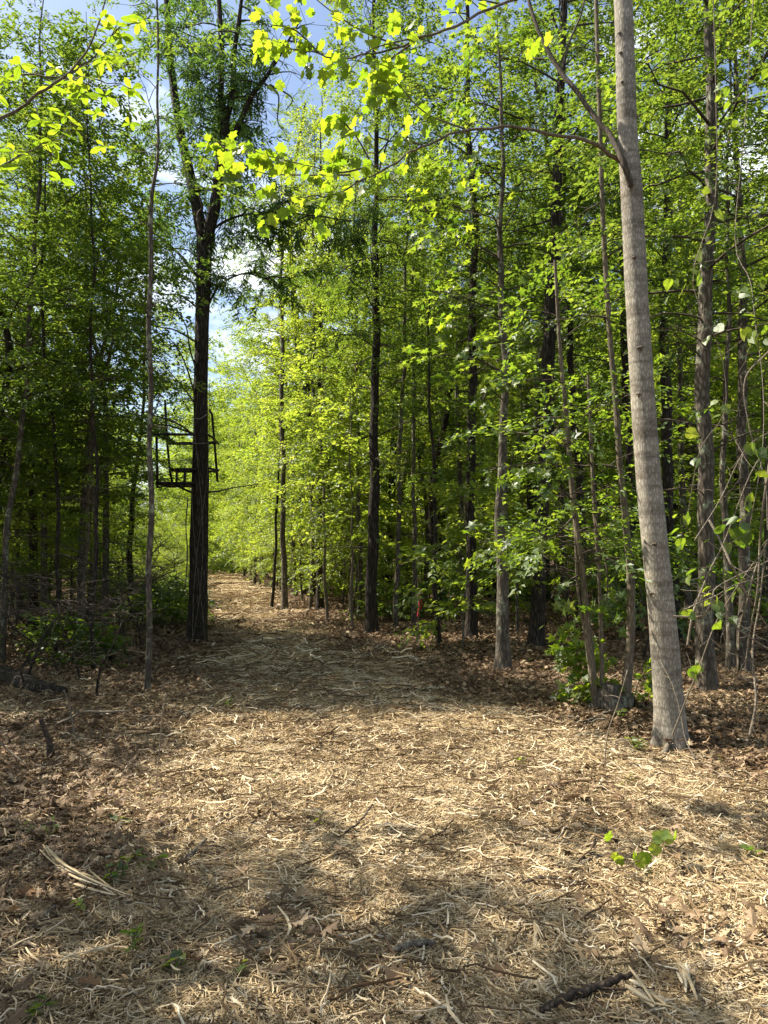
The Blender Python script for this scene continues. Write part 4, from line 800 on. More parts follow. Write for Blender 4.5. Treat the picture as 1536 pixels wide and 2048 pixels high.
whorls(mg, mbase, [(-900, 700, 4.3), (-300, 440, 5.0), (0, 332, 5.4), (60, 300, 5.5), (110, 280, 5.6), (150, 250, 5.7)], [0.016, 0.012, 0.008, 0.005, 0.004, 0.002], 17)
whorls(mg, mbase, [(-900, 600, 4.3), (-300, 380, 5.0), (0, 238, 5.3), (60, 200, 5.3), (110, 165, 5.3), (170, 110, 5.4), (205, 20, 5.5), (225, -60, 5.5)], [0.024, 0.017, 0.012, 0.011, 0.010, 0.008, 0.006, 0.003], 9)
whorls(mg, mbase, [(-900, 300, 4.4), (-300, 170, 5.2), (0, 152, 5.6), (130, 155, 5.7), (200, 160, 5.8), (270, 180, 5.9)], [0.014, 0.01, 0.007, 0.005, 0.004, 0.002], 13)
whorls(mg, mbase, [(110, 165, 5.3), (180, 120, 5.4), (235, 60, 5.4), (320, 30, 5.4)], [0.008, 0.006, 0.004, 0.002], 7)
# unseen trees added off-frame left, placed to throw dappled shade on the clearing
for i, (x, y, H, R, z0, nb, dn) in enumerate([(-6.7, 4.5, 10.4, 1.8, 6.6, 30, 1.2), (-5.4, 3.0, 7.6, 1.3, 4.6, 20, 1.2)]):
    rr_ = np.random.default_rng(300+i); b0 = np.array([x, y, h1(x, y)-.05]); t_ = resample(np.array([b0, b0+[.1, .05, H*.5], b0+[0, .1, H]]), 30); r_ = np.linspace(0.11, 0.02, 30)
    tm = MB(); tube(tm, t_, r_, 10, rough=0.05); bm, lm = grow(t_, r_, rr_, z0, H, R, nb, 'broad', dn)
    finish_tree('forest_tree', Vector(b0), ['added tree just outside the picture shading the near mulch', 'small added tree outside the picture shading the near leaf litter'][i], 'tree', None, tm, 'grey_bark', bm, lm, 'leaf_mid')

# ================================================================== THE WOOD: models copied through both sides
def model(seed, H, r0, z0, R, nb, kind, dens, lmat, bark, dead=0, lean=0.5, val=0.5, n=24, sides=8, **kw):
    rr_ = np.random.default_rng(seed); b0 = np.zeros(3); b0[2] = -0.08
    pts = np.array([b0]+[[rr_.normal(0, lean*t), rr_.normal(0, lean*t), H*t] for t in (0.25, 0.5, 0.75, 1.0)]); t_ = resample(pts, n); r_ = r0*(1-0.82*np.linspace(0, 1, n)**1.1)
    r_ = r_*(1+0.35*np.exp(-(t_[:, 2]-t_[0, 2])/0.2)); tm = MB(); tube(tm, t_, r_, sides, rough=0.07, seed=seed)
    bm, lm = grow(t_, r_, rr_, z0, H, R, nb, kind, dens, dead=dead, vals=val, **kw)
    out = [('trunk', tm.mesh('trunk', M[bark]), None), ('branches', bm.mesh('branches', M['twig']), 'stuff')]
    if lm.n: out.append(('crown', lm.mesh('crown', M[lmat], smooth=False), 'stuff'))
    return out
SHORT = [(10, 'leaning tree at the left edge'), (109, 'thin dark tree near left edge'), (165, 'crooked pale sapling'), (262, 'short black forked trunk'), (298, 'slender trunk with bare top'), (395, 'forked tree with the stand'),
         (545, 'leaning sapling at the bend'), (570, 'straight sunlit bank tree'), (640, 'broad dark trunk by the path'), (703, 'sapling with layered leaves'), (745, 'dark lone trunk'), (795, 'thin pale trunk'), (828, 'trunk by the pink ribbon'),
         (876, 'small crooked dark tree'), (942, 'twiggy dark trunk'), (1005, 'mottled grey trunk'), (1085, 'thick rough trunk'), (1160, 'leaning dark trunk'), (1215, 'stump with slim stems'), (1320, 'smooth leaning trunk'), (1413, 'thick trunk with pale lichen'), (1488, 'brown trunk by the vines')]
KIND_OF = [('bare twig', 'bare dark twig tangle'), ('low leafy', 'low leafy shrub'), ('small leafy', 'small leafy shrub'), ('dark trunked', 'dark trunked leafy tree'), ('slim grey', 'slim grey trunked tree'), ('tall dark', 'tall dark trunked tree'), ('slim bright', 'slim bright leaved tree'),
           ('small leaved', 'small leaved sapling'), ('thin broad', 'broad leaved sapling'), ('tall thin', 'tall bright sapling'), ('knee high', 'small star leaved sapling'), ('tall shadowed', 'tall shadowed tree'), ('light green', 'light green tree'), ('low sunlit', 'low sunlit tree'),
           ('leafy light', 'light green young tree'), ('taller light', 'taller light green tree'), ('small bushy', 'bushy light green tree'), ('tangle', 'bare dark twig tangle')]
def name_by_place(label, x, y):
    if y < 3: return label
    px = 768+F*x/y; q, sh = min(SHORT, key=lambda t: abs(t[0]-px)); kd = [v for k, v in KIND_OF if label.startswith(k)]
    if not kd or 'outside' in label: return label
    dep = 'near' if y < 13 else 'behind' if y < 19 else 'well behind' if y < 28 else 'far behind'
    sd_ = '' if abs(px-q) < 14 else (' and left of' if px < q else ' and right of')
    if dep == 'near': w = 'near the' if not sd_ else sd_[5:]+' the'
    else: w = dep+sd_+' the'
    return '%s %s %s' % (kd[0], w, sh)
def put(name, parts, loc, rz, s, label, cat, group):
    label = name_by_place(label, loc[0], loc[1])
    for v in {v for k, v in KIND_OF}:
        if label.startswith(v+' ') and 'outside' not in label: group = v+'s standing in the wood'
    r = empty(name, loc, label, cat, group); r.rotation_euler = (0, 0, rz); r.scale = (s, s, s)
    for nm, me, kd in parts: link(nm, me, r, kind=kd)
    return r
TALL = [model(400+i, H, r0, z0, R, nb, 'broad' if i % 2 else 'small', 1.2 if i % 2 else 1.6, lm_, bk, dead=6) for i, (H, r0, z0, R, nb, lm_, bk) in enumerate([
    (14, 0.13, 4.0, 2.3, 50, 'leaf_mid', 'dark_bark'), (12, 0.09, 3.2, 1.9, 44, 'leaf_mid', 'grey_bark'), (16, 0.17, 5.5, 2.6, 50, 'leaf_mid', 'dark_bark'), (11, 0.07, 2.8, 1.7, 42, 'leaf_bright', 'grey_bark')])]
FAR = [model(430+i, H, r0, z0, R, nb, 'far', 1.0, lm_, bk, dead=3, sides=6, n=14) for i, (H, r0, z0, R, nb, lm_, bk) in enumerate([
    (16, 0.16, 3.0, 2.9, 44, 'leaf_mid', 'dark_bark'), (13, 0.12, 2.0, 2.6, 44, 'leaf_bright', 'grey_bark'), (10, 0.09, 1.2, 2.2, 38, 'leaf_bright', 'grey_bark')])]
YOUNG = [model(460+i, H, r0, z0, R, nb, kd, 1.1, lm_, 'grey_bark', sides=6, n=12, lean=0.25, val=0.55) for i, (H, r0, z0, R, nb, kd, lm_) in enumerate([
    (4.2, 0.025, 0.9, 1.1, 20, 'small', 'leaf_mid'), (3.0, 0.018, 0.6, 0.9, 16, 'broad', 'leaf_bright'), (5.5, 0.03, 1.4, 1.3, 24, 'small', 'leaf_bright'), (2.0, 0.012, 0.3, 0.7, 14, 'star', 'leaf_star_mass')])]
BRUSH = [model(480+i, H, 0.015, 0.2, R, 4, 'small', 0.5, 'leaf_mid', 'dark_bark', dead=16, sides=5, n=8, lean=0.4) for i, (H, R) in enumerate([(1.6, 0.9), (1.2, 1.0)])]
BRUSH = [[p for p in b_ if p[0] != 'crown'] for b_ in BRUSH]
SHRUB = [model(490+i, H, 0.01, 0.08, R, 14, 'broad', 1.2, lm_, 'grey_bark', sides=5, n=8, lean=0.2) for i, (H, R, lm_) in enumerate([(0.7, 0.5, 'leaf_mid'), (1.1, 0.6, 'leaf_bright')])]
rw = random.Random(5); taken = [(p.x, p.y) for p in HERO]+[(bM.x, bM.y), (fork.location.x, fork.location.y), (sb_.x, sb_.y)]
def free(x, y, m): return all((x-a)**2+(y-b)**2 > m*m for a, b in taken)
def wood(side, n, y0, y1, mind, models, name, cat, labeler, off=0.8, srange=(0.85, 1.15), tries=6000, zf=0, skip=None):
    k = 0
    while k < n and tries:
        tries -= 1; y = math.sqrt(rw.uniform(y0*y0, y1*y1)); lim = 0.56*y+0.5
        if side > 0: a, b = float(path_r(y))+off, lim
        else: a, b = -lim, float(path_l(y))-off
        if b <= a: continue
        x = rw.uniform(a, b)
        if side > 0 and y < 16.8 and 0.0 < x/y < 0.09: continue
        if skip and skip[0] < x/y < skip[1]: continue
        if not free(x, y, mind): continue
        taken.append((x, y)); m = rw.randrange(len(models)); lab, grp = labeler(x, y, m)
        put(name, models[m], (x, y, h1(x, y)), rw.uniform(0, 2*PI), rw.uniform(*srange), lab, cat, grp); k += 1
    return k
def lab_tall(x, y, m):
    s = 'right' if x > path_r(y) else 'left'; dd = 'near' if y < 18 else ('middle' if y < 27 else 'deep')
    k = ('dark trunked leafy tree', 'slim grey trunked leafy tree', 'tall dark trunked tree', 'slim bright leaved tree')[m % 4]
    w = {'near': 'just behind the front trunks', 'middle': 'among the trunks', 'deep': 'deep'}[dd]
    return '%s %s in the %s wood' % (k, w, s), '%ss %s in the %s wood' % (k, w, s)
def lab_young(x, y, m):
    s = 'right' if x > path_r(y) else 'left'; dd = 'front' if y < 15 else 'back'
    k = ('small leaved sapling', 'thin broad leaved sapling', 'tall thin bright sapling', 'knee high star leaved sapling')[m]
    return '%s among the %s trunks of the %s wood' % (k, dd, s), '%ss %s %s' % (k, dd, s)
def lab_far(x, y, m):
    s = 'right' if x > path_r(y) else 'left'; k = ('tall shadowed tree', 'light green tree', 'low sunlit tree')[m]
    return '%s far back on the %s side of the path' % (k, s), '%ss far back %s' % (k, s)
wood(1, 30, 14, 27, 1.7, TALL, 'forest_tree', 'tree', lab_tall)
wood(-1, 7, 9.5, 13.5, 1.3, TALL[:2], 'forest_tree', 'tree', lab_tall, srange=(0.55, 0.7), off=2.3, skip=(-0.36, -0.1))
wood(-1, 11, 13, 17, 1.5, TALL[:2]+TALL[3:], 'forest_tree', 'tree', lab_tall, srange=(0.65, 0.8), skip=(-0.35, -0.1))
wood(1, 40, 22, 46, 2.2, FAR, 'forest_tree', 'tree', lab_far)
wood(-1, 12, 33, 42, 2.0, FAR[1:], 'forest_tree', 'tree', lambda x, y, m: lab_far(x, y, m+1), srange=(0.5, 0.7), off=5.5)
# bright leafy edge along the right bank of the path
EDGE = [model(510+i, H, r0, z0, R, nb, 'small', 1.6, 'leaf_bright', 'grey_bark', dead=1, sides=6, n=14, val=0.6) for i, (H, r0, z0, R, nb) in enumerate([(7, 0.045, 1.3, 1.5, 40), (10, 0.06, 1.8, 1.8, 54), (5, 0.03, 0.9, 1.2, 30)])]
re_ = random.Random(9)
for i in range(22):
    y = 17.5+i*1.15+re_.uniform(-.4, .4); x = float(path_r(y))+re_.uniform(0.2, 1.5); m = re_.randrange(3) if i > 3 else 2
    put('forest_tree', EDGE[m], (x, y, h1(x, y)), re_.uniform(0, 6.28), re_.uniform(0.85, 1.1), ('leafy light green young tree', 'taller light green tree', 'small bushy light green tree')[m]+(' on the right bank at the start of the far path' if y < 26 else ' on the right bank near the end of the path'), 'tree', 'light green trees along the right bank '+('start' if y < 26 else 'end')+str(m)); taken.append((x, y))
wood(-1, 26, 16.5, 32, 1.2, EDGE, 'forest_tree', 'tree', lambda x, y, m: (('leafy light green young tree', 'taller light green tree', 'small bushy light green tree')[m]+' beyond the tree stand left of the path', 'light green trees beyond the stand '+str(m)), srange=(0.5, 0.72), off=2.4)
for i in range(12):
    y = 24+i*2.0+re_.uniform(-.5, .5); x = float(path_l(y))-re_.uniform(0.9, 1.8); m = 2
    put('forest_tree', EDGE[m], (x, y, h1(x, y)), re_.uniform(0, 6.28), re_.uniform(0.5, 0.7), 'small bushy light green tree', 'tree', 'left bank'); taken.append((x, y))
wood(1, 46, 11, 30, 0.7, YOUNG, 'sapling', 'sapling', lab_young, off=0.5)
wood(-1, 40, 10.5, 26, 0.7, YOUNG[:1]+YOUNG[2:3], 'sapling', 'sapling', lambda x, y, m: lab_young(x, y, (0, 2)[m]), skip=(-0.36, -0.18), off=0.6)
wood(-1, 26, 7.5, 15, 0.6, BRUSH, 'brushwood', 'brushwood', lambda x, y, m: ('tangle of bare twigs on the shaded floor of the left wood', 'bare twig tangles in the left wood'), off=0.8)
wood(1, 16, 10, 18, 0.6, BRUSH, 'brushwood', 'brushwood', lambda x, y, m: ('tangle of bare twigs between trunks of the right wood', 'bare twig tangles in the right wood'), off=0.9)
wood(-1, 4, 9.2, 12.5, 0.45, SHRUB[:1], 'low_shrub', 'shrub', lambda x, y, m: ('small leafy shrub in the shade at the front of the left wood', 'low shrubs front left'), off=0.7, srange=(0.6, 0.95))
wood(-1, 7, 13, 22, 0.5, SHRUB[:1], 'low_shrub', 'shrub', lambda x, y, m: ('low leafy shrub on the floor of the left wood', 'low shrubs left'), off=0.5)
wood(1, 24, 13, 34, 0.5, SHRUB, 'low_shrub', 'shrub', lambda x, y, m: ('low leafy shrub on the floor of the right wood', 'low shrubs right'), off=0.3)
# far woods beyond: one mass
rd = np.random.default_rng(17); pts = []
for i in range(420):
    y = math.sqrt(rd.uniform(44**2, 110**2)); x = rd.uniform(-0.62, 0.62)*y
    if path_l(y)-0.5 < x < path_r(y)+0.5 and y < 47: continue
    if -36 < x < -5 and y < 72: continue
    pts.append((x, y, h1(x, y)-0.2))
fm = []
for i, p_ in enumerate(FAR):
    me = p_[2][1]; fm.append(me); 
fm.append(SHRUB[1][2][1])
fm.append(EDGE[2][2][1])
for i in range(200):
    y = rd.uniform(47.5, 70); x = rd.uniform(-34, -4) if i % 3 else rd.uniform(-0.6, 0.4)*y
    if path_l(y) < x < path_r(y) and y < 47: continue
    pts.append((x, y, h1(x, y)-0.1))
n = len(pts); scatter('distant_woods', 'far woods closing the view beyond the end of the path', 'woods', fm, pts, np.stack([np.zeros(n), np.zeros(n), rd.uniform(0, 6.28, n)], -1), np.where(np.arange(n) < n-190, rd.uniform(1.2, 1.8, n), rd.uniform(0.8, 1.5, n)), np.where(np.arange(n) < n-190, rd.integers(1, 3, n), 3+(rd.uniform(size=n) < 0.7)))

for i, (x, y, m, s_) in enumerate([(-5.7, 11.0, 0, .62), (-4.9, 12.5, 1, .72), (-6.5, 12.9, 2, .58), (-4.3, 11.3, 3, .62)]):
    put('forest_tree', TALL[m], (x, y, h1(x, y)), i*2.1, s_, ('dark trunked leafy tree', 'slim grey trunked leafy tree', 'tall dark trunked tree', 'slim bright leaved tree')[m], 'tree', 'front left trees')
OUT = [(-8.1, 6.9, 9, .72), (-8.9, 8.4, 9, .75), (-9.3, 9.9, 1, .75), (-6.9, 7.9, 9, .75), (-6.9, 6.2, 9, .7), (-7.5, 9.6, 9, .8), (-11, 12, 2, .7), (-8.5, 1.5, 0, .8), (-4.5, -4.5, 1, .9), (1.5, -5.5, 2, .8), (6.2, -2.5, 0, .9), (6.0, 4.2, 1, .9), (8.5, 7.5, 2, .8)]  # extra trees, never in view, added to deepen the shade and block skylight
for i, (x, y, m, s_) in enumerate(OUT):
    put('forest_tree', EDGE[1] if m == 9 else TALL[m], (x, y, h1(x, y)), i*1.3, s_, 'added leafy tree outside the picture put there for its shade', 'tree', 'added shade trees outside the picture')

# ================================================================== SMALL THINGS
rs = np.random.default_rng(55)
def stick(name, label, cat, pix, rads, mat='dead_wood', lift=0.02, sides=8, rough=0.12, flat=1.0, air=None, n=20, forks=0):
    pts = []
    for i, (a, c) in enumerate(pix):
        g = G(a, c); pts.append((g.x, g.y, g.z+lift+0.016+(air[i] if air else 0)))
    org = pts[0]; q = resample(pts, n); q[1:-1] += rs.normal(0, 0.003, (n-2, 3)); rr = np.interp(np.linspace(0, len(rads)-1, n), range(len(rads)), rads)*1.25
    mb = MB(); tube(mb, q, rr, sides, rough=rough, seed=int(rs.integers(0, 99)), cap=True, flat=flat)
    for i in range(forks):
        k = int(rs.integers(5, n-3)); d = (q[k+1]-q[k]); d = d/np.linalg.norm(d)+rs.normal(0, 0.5, 3); d[2] = abs(d[2])*0.3; s = np.linspace(0, 1, 5)[:, None]; tube(mb, q[k]+d*rs.uniform(0.1, 0.25)*s+rs.normal(0, 0.006, (5, 3))*s, rr[k]*0.4*(1-0.7*s[:, 0]), 5)
    o = link(name, mb.mesh(name, M[mat], org), loc=org); return tag(o, label, cat)
def frayed(label, pix, rads, nf=9, mat='mulch'):
    pts = [tuple(G(a, c)+Vector((0, 0, 0.045))) for a, c in pix]; q = resample(pts, 16); mb = MB()
    rr = np.interp(np.linspace(0, len(rads)-1, 16), range(len(rads)), rads); L = np.linalg.norm(q[-1]-q[0])
    for i in range(nf):
        a, b2 = sorted(rs.uniform(0, 1, 2)); a *= 0.6; b2 = max(b2, a+0.35); b2 = min(b2, 1)
        k = np.linspace(a*15, b2*15, 8); p = np.stack([np.interp(k, range(16), q[:, j]) for j in range(3)], -1)
        off = rs.normal(0, 1, 3)*rr.mean()*1.1; off[2] = abs(off[2]); p = p+off+np.outer(np.linspace(-1, 1, 8), rs.normal(0, 0.012, 3))
        tube(mb, p, rr.mean()*rs.uniform(0.4, 0.95)*np.array([.4, .9, 1, 1, 1, .9, .7, .3]), 5, rs.uniform(0.45, 1), flat=0.5)
    o = link('split_branch', mb.mesh('split_branch', M[mat], pts[0]), loc=pts[0]); return tag(o, label, 'branch')
frayed('long frayed pale branch lying diagonally across the lower left mulch', [(68, 1705), (115, 1755), (170, 1785), (230, 1812), (290, 1830)], [0.010, 0.012, 0.013, 0.012, 0.008], 14)
frayed('chunky pale split wood at the bottom edge near the right', [(1240, 1985), (1280, 2020), (1320, 2060)], [0.014, 0.016, 0.014], 8)
frayed('frayed splinter bundle pointing down near the bottom right corner', [(1355, 1950), (1375, 1990), (1392, 2040)], [0.007, 0.010, 0.008], 9)
frayed('grey splintered wood bundle in the shade at the lower left', [(110, 1945), (180, 1930), (245, 1905)], [0.006, 0.009, 0.006], 9)
frayed('short splintered stub in the middle of the near shade', [(1068, 1870), (1074, 1890), (1072, 1910)], [0.008, 0.01, 0.006], 6)
stick('stick', 'long curved dark bark strip on the mulch below the green seedling', 'stick', [(1045, 1782), (1080, 1772), (1140, 1780), (1200, 1795), (1265, 1812)], [0.006, 0.012, 0.013, 0.012, 0.006], 'dark_wood', flat=0.5)
stick('stick', 'thin twisted stick just left of the green seedling', 'stick', [(1128, 1760), (1165, 1745), (1200, 1735), (1240, 1732)], [0.004, 0.006, 0.006, 0.004], 'dead_wood', air=[0, .01, .02, 0])
stick('stick', 'short dark stick propped up near the clearing centre right', 'stick', [(1155, 1742), (1180, 1725), (1192, 1705)], [0.012, 0.009, 0.005], 'dark_wood', air=[0, .01, .04])
stick('stick', 'brown branch running up from the bottom edge', 'stick', [(1080, 2050), (1150, 2020), (1210, 1998), (1265, 1978)], [0.011, 0.013, 0.011, 0.006], 'dark_wood', lift=0.035, forks=1)
stick('stick', 'short stub with a dark end right of the frayed branch', 'stick', [(365, 1742), (385, 1725), (412, 1700)], [0.013, 0.010, 0.006], 'dead_wood', air=[0, .01, .02])
stick('stick', 'grey stick slanting through the sunny left mulch', 'stick', [(430, 1668), (445, 1650), (455, 1640)], [0.007, 0.007, 0.005], 'dead_wood')
stick('stick', 'thin stick slanting up on the sunlit mulch centre', 'stick', [(690, 1680), (715, 1668), (745, 1640)], [0.004, 0.005, 0.004], 'dark_wood', air=[0, .02, .05])
stick('stick', 'long pale stick lying across the far sunny mulch', 'stick', [(790, 1526), (870, 1528), (960, 1524)], [0.006, 0.010, 0.007], 'dead_wood')
stick('stick', 'long thin brown stick across the mulch left of centre', 'stick', [(625, 1503), (690, 1485), (790, 1476)], [0.006, 0.008, 0.006], 'dark_wood')
stick('stick', 'pale flat stick on the sunlit mulch left of the smooth trunk', 'stick', [(990, 1492), (1030, 1495), (1080, 1498)], [0.006, 0.011, 0.006], 'split_wood')
stick('stick', 'grey stick lying in the shaded middle of the path', 'stick', [(528, 1352), (550, 1340), (574, 1325)], [0.013, 0.02, 0.012], 'dead_wood')
stick('stick', 'pale curved stick in the shade right of the path centre', 'stick', [(760, 1370), (800, 1378), (836, 1372)], [0.008, 0.012, 0.008], 'dead_wood')
stick('stick', 'forked grey stick on the leaves right of the pale curved stick', 'stick', [(880, 1400), (960, 1390), (1040, 1378), (1130, 1384)], [0.01, 0.014, 0.016, 0.02], 'dark_wood', forks=3)
stick('stick', 'dead branch resting against the foot of the smooth leaning trunk', 'stick', [(1328, 1520), (1342, 1500), (1360, 1480)], [0.018, 0.016, 0.008], 'dead_wood', air=[0, 0.06, 0.20])
stick('stick', 'white broken wood piece left of the smooth trunk base', 'stick', [(1243, 1492), (1255, 1494), (1270, 1493)], [0.012, 0.022, 0.01], 'split_wood')
stick('stick', 'twiggy branch leaning on the ground before the knotted stump', 'stick', [(1145, 1475), (1185, 1450), (1225, 1442)], [0.006, 0.010, 0.008], 'dead_wood', air=[0, .02, .06], forks=3)
stick('stick', 'rounded wood lump at the lower left of the near shade', 'stick', [(785, 1920), (825, 1908), (868, 1905)], [0.008, 0.014, 0.009], 'dead_wood')
stick('stick', 'short grey wood chunk in the leaf litter at lower left', 'stick', [(85, 1855), (100, 1840), (118, 1825)], [0.009, 0.012, 0.008], 'dead_wood')
stick('stick', 'flat grey wood sliver in the lower middle of the mulch', 'stick', [(545, 1870), (575, 1866), (600, 1872)], [0.006, 0.010, 0.006], 'dead_wood', flat=0.4)
stick('stick', 'thin dark stick at the left end of the sunny mulch', 'stick', [(375, 1535), (395, 1538), (420, 1543)], [0.006, 0.009, 0.005], 'dark_wood')
stick('fallen_log', 'dark mossy log half buried in brush at the left edge', 'log', [(-30, 1345), (20, 1368), (70, 1390), (130, 1400)], [0.08, 0.09, 0.08, 0.05], 'dark_bark', lift=0.05)
# broken stake and bent twigs in the left litter
g = G(102, 1522)
mb = MB(); q = resample([tuple(g-Vector((0, 0, .04))), tuple(P(100, 1490, g.y)), tuple(P(90, 1462, g.y)), tuple(P(80, 1437, g.y))], 18); tube(mb, q, np.interp(np.linspace(0, 1, 18), [0, .3, .6, 1], [0.040, 0.022, 0.018, 0.016]), 8, rough=0.25, seed=3, cap=True)
o = link('broken_stake', mb.mesh('broken_stake', M['dark_wood'], g), loc=g); tag(o, 'short jagged broken dark trunk sticking out of the left leaf litter', 'stump')
def airtwig(label, pix, d, rads, mat='dead_wood', forks=0, name='dead_twig', cat='twig'):
    pts = [tuple(P(a, c, d+dd)) for a, c, dd in pix]; q = resample(pts, 24); mb = MB(); rr = np.interp(np.linspace(0, len(rads)-1, 24), range(len(rads)), rads); tube(mb, q, rr, 6, rough=0.1, cap=True)
    for i in range(forks):
        k = int(rs.integers(4, 20)); dv = rs.normal(0, 1, 3); s = np.linspace(0, 1, 5)[:, None]; L = rs.uniform(0.08, 0.3); dv = dv/np.linalg.norm(dv)*L; tube(mb, q[k]+dv*s+rs.normal(0, 0.01, (5, 3))*s, rr[k]*0.5*(1-0.7*s[:, 0])+0.0008, 4)
    o = link(name, mb.mesh(name, M[mat], pts[0]), loc=pts[0]); return tag(o, label, cat)
airtwig('pale bent branch with white torn tip above the left litter', [(95, 1478, 0), (112, 1450, 0), (140, 1437, 0), (165, 1424, -.1), (210, 1424, -.1), (262, 1421, -.1)], 6.6, [0.006, 0.009, 0.010, 0.010, 0.012, 0.003], forks=3)
airtwig('white upright bent twig right of the jagged broken trunk', [(128, 1380, 0), (138, 1410, 0), (146, 1450, 0), (150, 1488, 0)], 6.3, [0.004, 0.007, 0.007, 0.007])
airtwig('thin dead stem standing in the sunny mulch left of centre', [(332, 1385, 0), (325, 1430, 0), (318, 1510, 0), (310, 1590, 0)], G(310, 1590).y, [0.003, 0.004, 0.003, 0.004], forks=1)
airtwig('short thin dead stem right of the taller dead stem', [(371, 1525, 0), (368, 1560, 0), (367, 1582, 0)], G(367, 1582).y, [0.002, 0.003, 0.003])
airtwig('thin leaning dead stem near the pale bent branch', [(220, 1470, 0), (212, 1510, 0), (205, 1545, 0)], G(205, 1545).y, [0.002, 0.003, 0.003])
airtwig('thin dead stem rising from the far left litter', [(55, 1368, 0), (42, 1400, 0), (38, 1440, 0), (36, 1470, 0)], 7.2, [0.002, 0.003, 0.003, 0.003], forks=2)
airtwig('pale straight stick leaning in from the left frame edge', [(-10, 1478, 0), (20, 1502, 0), (52, 1530, -.3)], 5.6, [0.006, 0.006, 0.004])
airtwig('curved pale twig arching in front of the smooth trunk base', [(1322, 1325, 0), (1345, 1370, -.1), (1360, 1420, -.15), (1372, 1480, -.2), (1392, 1520, -.3)], 5.9, [0.003, 0.004, 0.005, 0.006, 0.006], forks=2)
airtwig('thin bent twig in front of the knotted stump', [(1255, 1340, 0), (1235, 1410, 0), (1215, 1470, 0), (1207, 1560, 0)], 5.6, [0.003, 0.004, 0.004, 0.004], forks=3)
airtwig('thin slanting dead stem right of the smooth trunk', [(1480, 1395, 0), (1475, 1420, 0), (1466, 1442, 0)], 7.4, [0.003, 0.003, 0.003])
# bare vine tangle at the right edge, and grape leaves
vt = G(1500, 1470); vine = empty('grape_vine', vt, 'tangle of bare vine stems and round green leaves at the right frame edge', 'vine')
vd = 4.9
for pix, rad in (([(1418, 1040, .1), (1440, 1080, 0), (1458, 1120, -.1), (1468, 1140, -.1), (1500, 1200, 0), (1540, 1260, .1)], .009), ([(1346, 1233, 0), (1400, 1233, 0), (1418, 1215, -.1), (1425, 1195, -.1), (1440, 1170, 0), (1540, 1120, .2)], .007),
                 ([(1368, 1220, .1), (1400, 1205, 0), (1435, 1190, 0), (1470, 1170, 0), (1540, 1150, .2)], .005), ([(1375, 1290, .2), (1385, 1230, .2), (1395, 1200, .3), (1420, 1140, .4), (1450, 1080, .4), (1500, 950, .3), (1545, 880, .3)], .008),
                 ([(1540, 920, 0), (1528, 1000, 0), (1520, 1080, .1), (1515, 1180, .1), (1500, 1260, .2), (1490, 1340, .3)], .008), ([(1545, 1060, 0), (1510, 1140, 0), (1495, 1200, 0), (1480, 1250, .1), (1478, 1300, .2)], .006),
                 ([(1345, 1470, .5), (1372, 1400, .4), (1400, 1330, .3), (1430, 1250, .2), (1470, 1180, .1), (1540, 1080, 0)], .006), ([(1540, 1300, 0), (1500, 1275, 0), (1460, 1245, 0), (1440, 1222, 0), (1410, 1205, .1)], .006),
                 ([(1390, 1080, .3), (1440, 1000, .3), (1490, 900, .3), (1545, 860, .3)], .005), ([(1540, 700, .3), (1490, 760, .3), (1500, 860, .3), (1530, 960, .2), (1535, 1060, .1)], .006), ([(1440, 850, .5), (1470, 880, .4), (1500, 930, .3), (1545, 960, .2)], .004),
                 ([(1425, -60, .6), (1432, 200, .6), (1430, 400, .6), (1385, 560, .5), (1440, 700, .5), (1450, 820, .5), (1400, 900, .5), (1375, 1030, .5)], .004), ([(1510, -60, .6), (1490, 250, .6), (1470, 480, .6), (1500, 560, .4), (1510, 640, .3), (1525, 760, .2), (1525, 900, 0), (1500, 1050, 0)], .004),
                 ([(1500, 1470, 0), (1512, 1400, 0), (1505, 1300, .1), (1520, 1200, .1), (1530, 1100, .1)], .010)):
    m = MB(); q = resample([tuple(P(a, c, vd+dd)) for a, c, dd in pix], 26); tube(m, q, np.linspace(rad, rad*0.45, 26), 6, rough=0.08)
    for i in range(6):
        k = int(rs.integers(3, 24)); dv = rs.normal(0, 0.13, 3); s = np.linspace(0, 1, 5)[:, None]; tube(m, q[k]+dv*s+rs.normal(0, 0.012, (5, 3))*s, 0.0022*(1-.5*s[:, 0]), 4)
    link('vine_stem', m.mesh('vine_stem', M['dead_wood'], vt), vine)
rl = np.random.default_rng(66)
for cx, cy_, k, dd, sp in ((1430, 1195, 6, 0, 10), (1395, 1150, 3, .1, 14), (1465, 1170, 3, .1, 14), (1500, 1060, 9, 0, 22), (1470, 1050, 5, .1, 18), (1495, 1005, 4, 0, 14), (1380, 1330, 4, .3, 16), (1390, 1070, 4, .4, 20), (1375, 1030, 3, .5, 16), (1520, 890, 4, 0, 14), (1525, 935, 5, 0, 14),
                       (1432, 180, 4, .6, 22), (1492, 250, 5, .6, 24), (1505, 110, 4, .6, 24), (1510, 640, 3, .3, 12), (1490, 655, 3, .3, 12), (1455, 1225, 3, .1, 18), (1365, 1220, 3, .1, 10), (1400, 900, 3, .5, 20), (1450, 820, 3, .5, 24), (1380, 560, 6, .5, 40), (1470, 480, 7, .6, 50), (1440, 690, 5, .5, 40), (1500, 560, 5, .4, 30), (1430, 400, 5, .6, 40)):
    for i in range(k):
        p = P(cx+rl.normal(0, sp), cy_+rl.normal(0, sp*0.7), vd+dd+rl.normal(0, .06)); d = rl.normal(0, 0.5, 3); d[2] -= 0.7; d[1] -= 0.1
        leaf_obj(vine, tuple(p), d, 0.085*rl.uniform(0.6, 1.1), 'heart', 'leaf_star', rl, vt, up=(-0.4, 0.35, 0.8), roll=0.5)
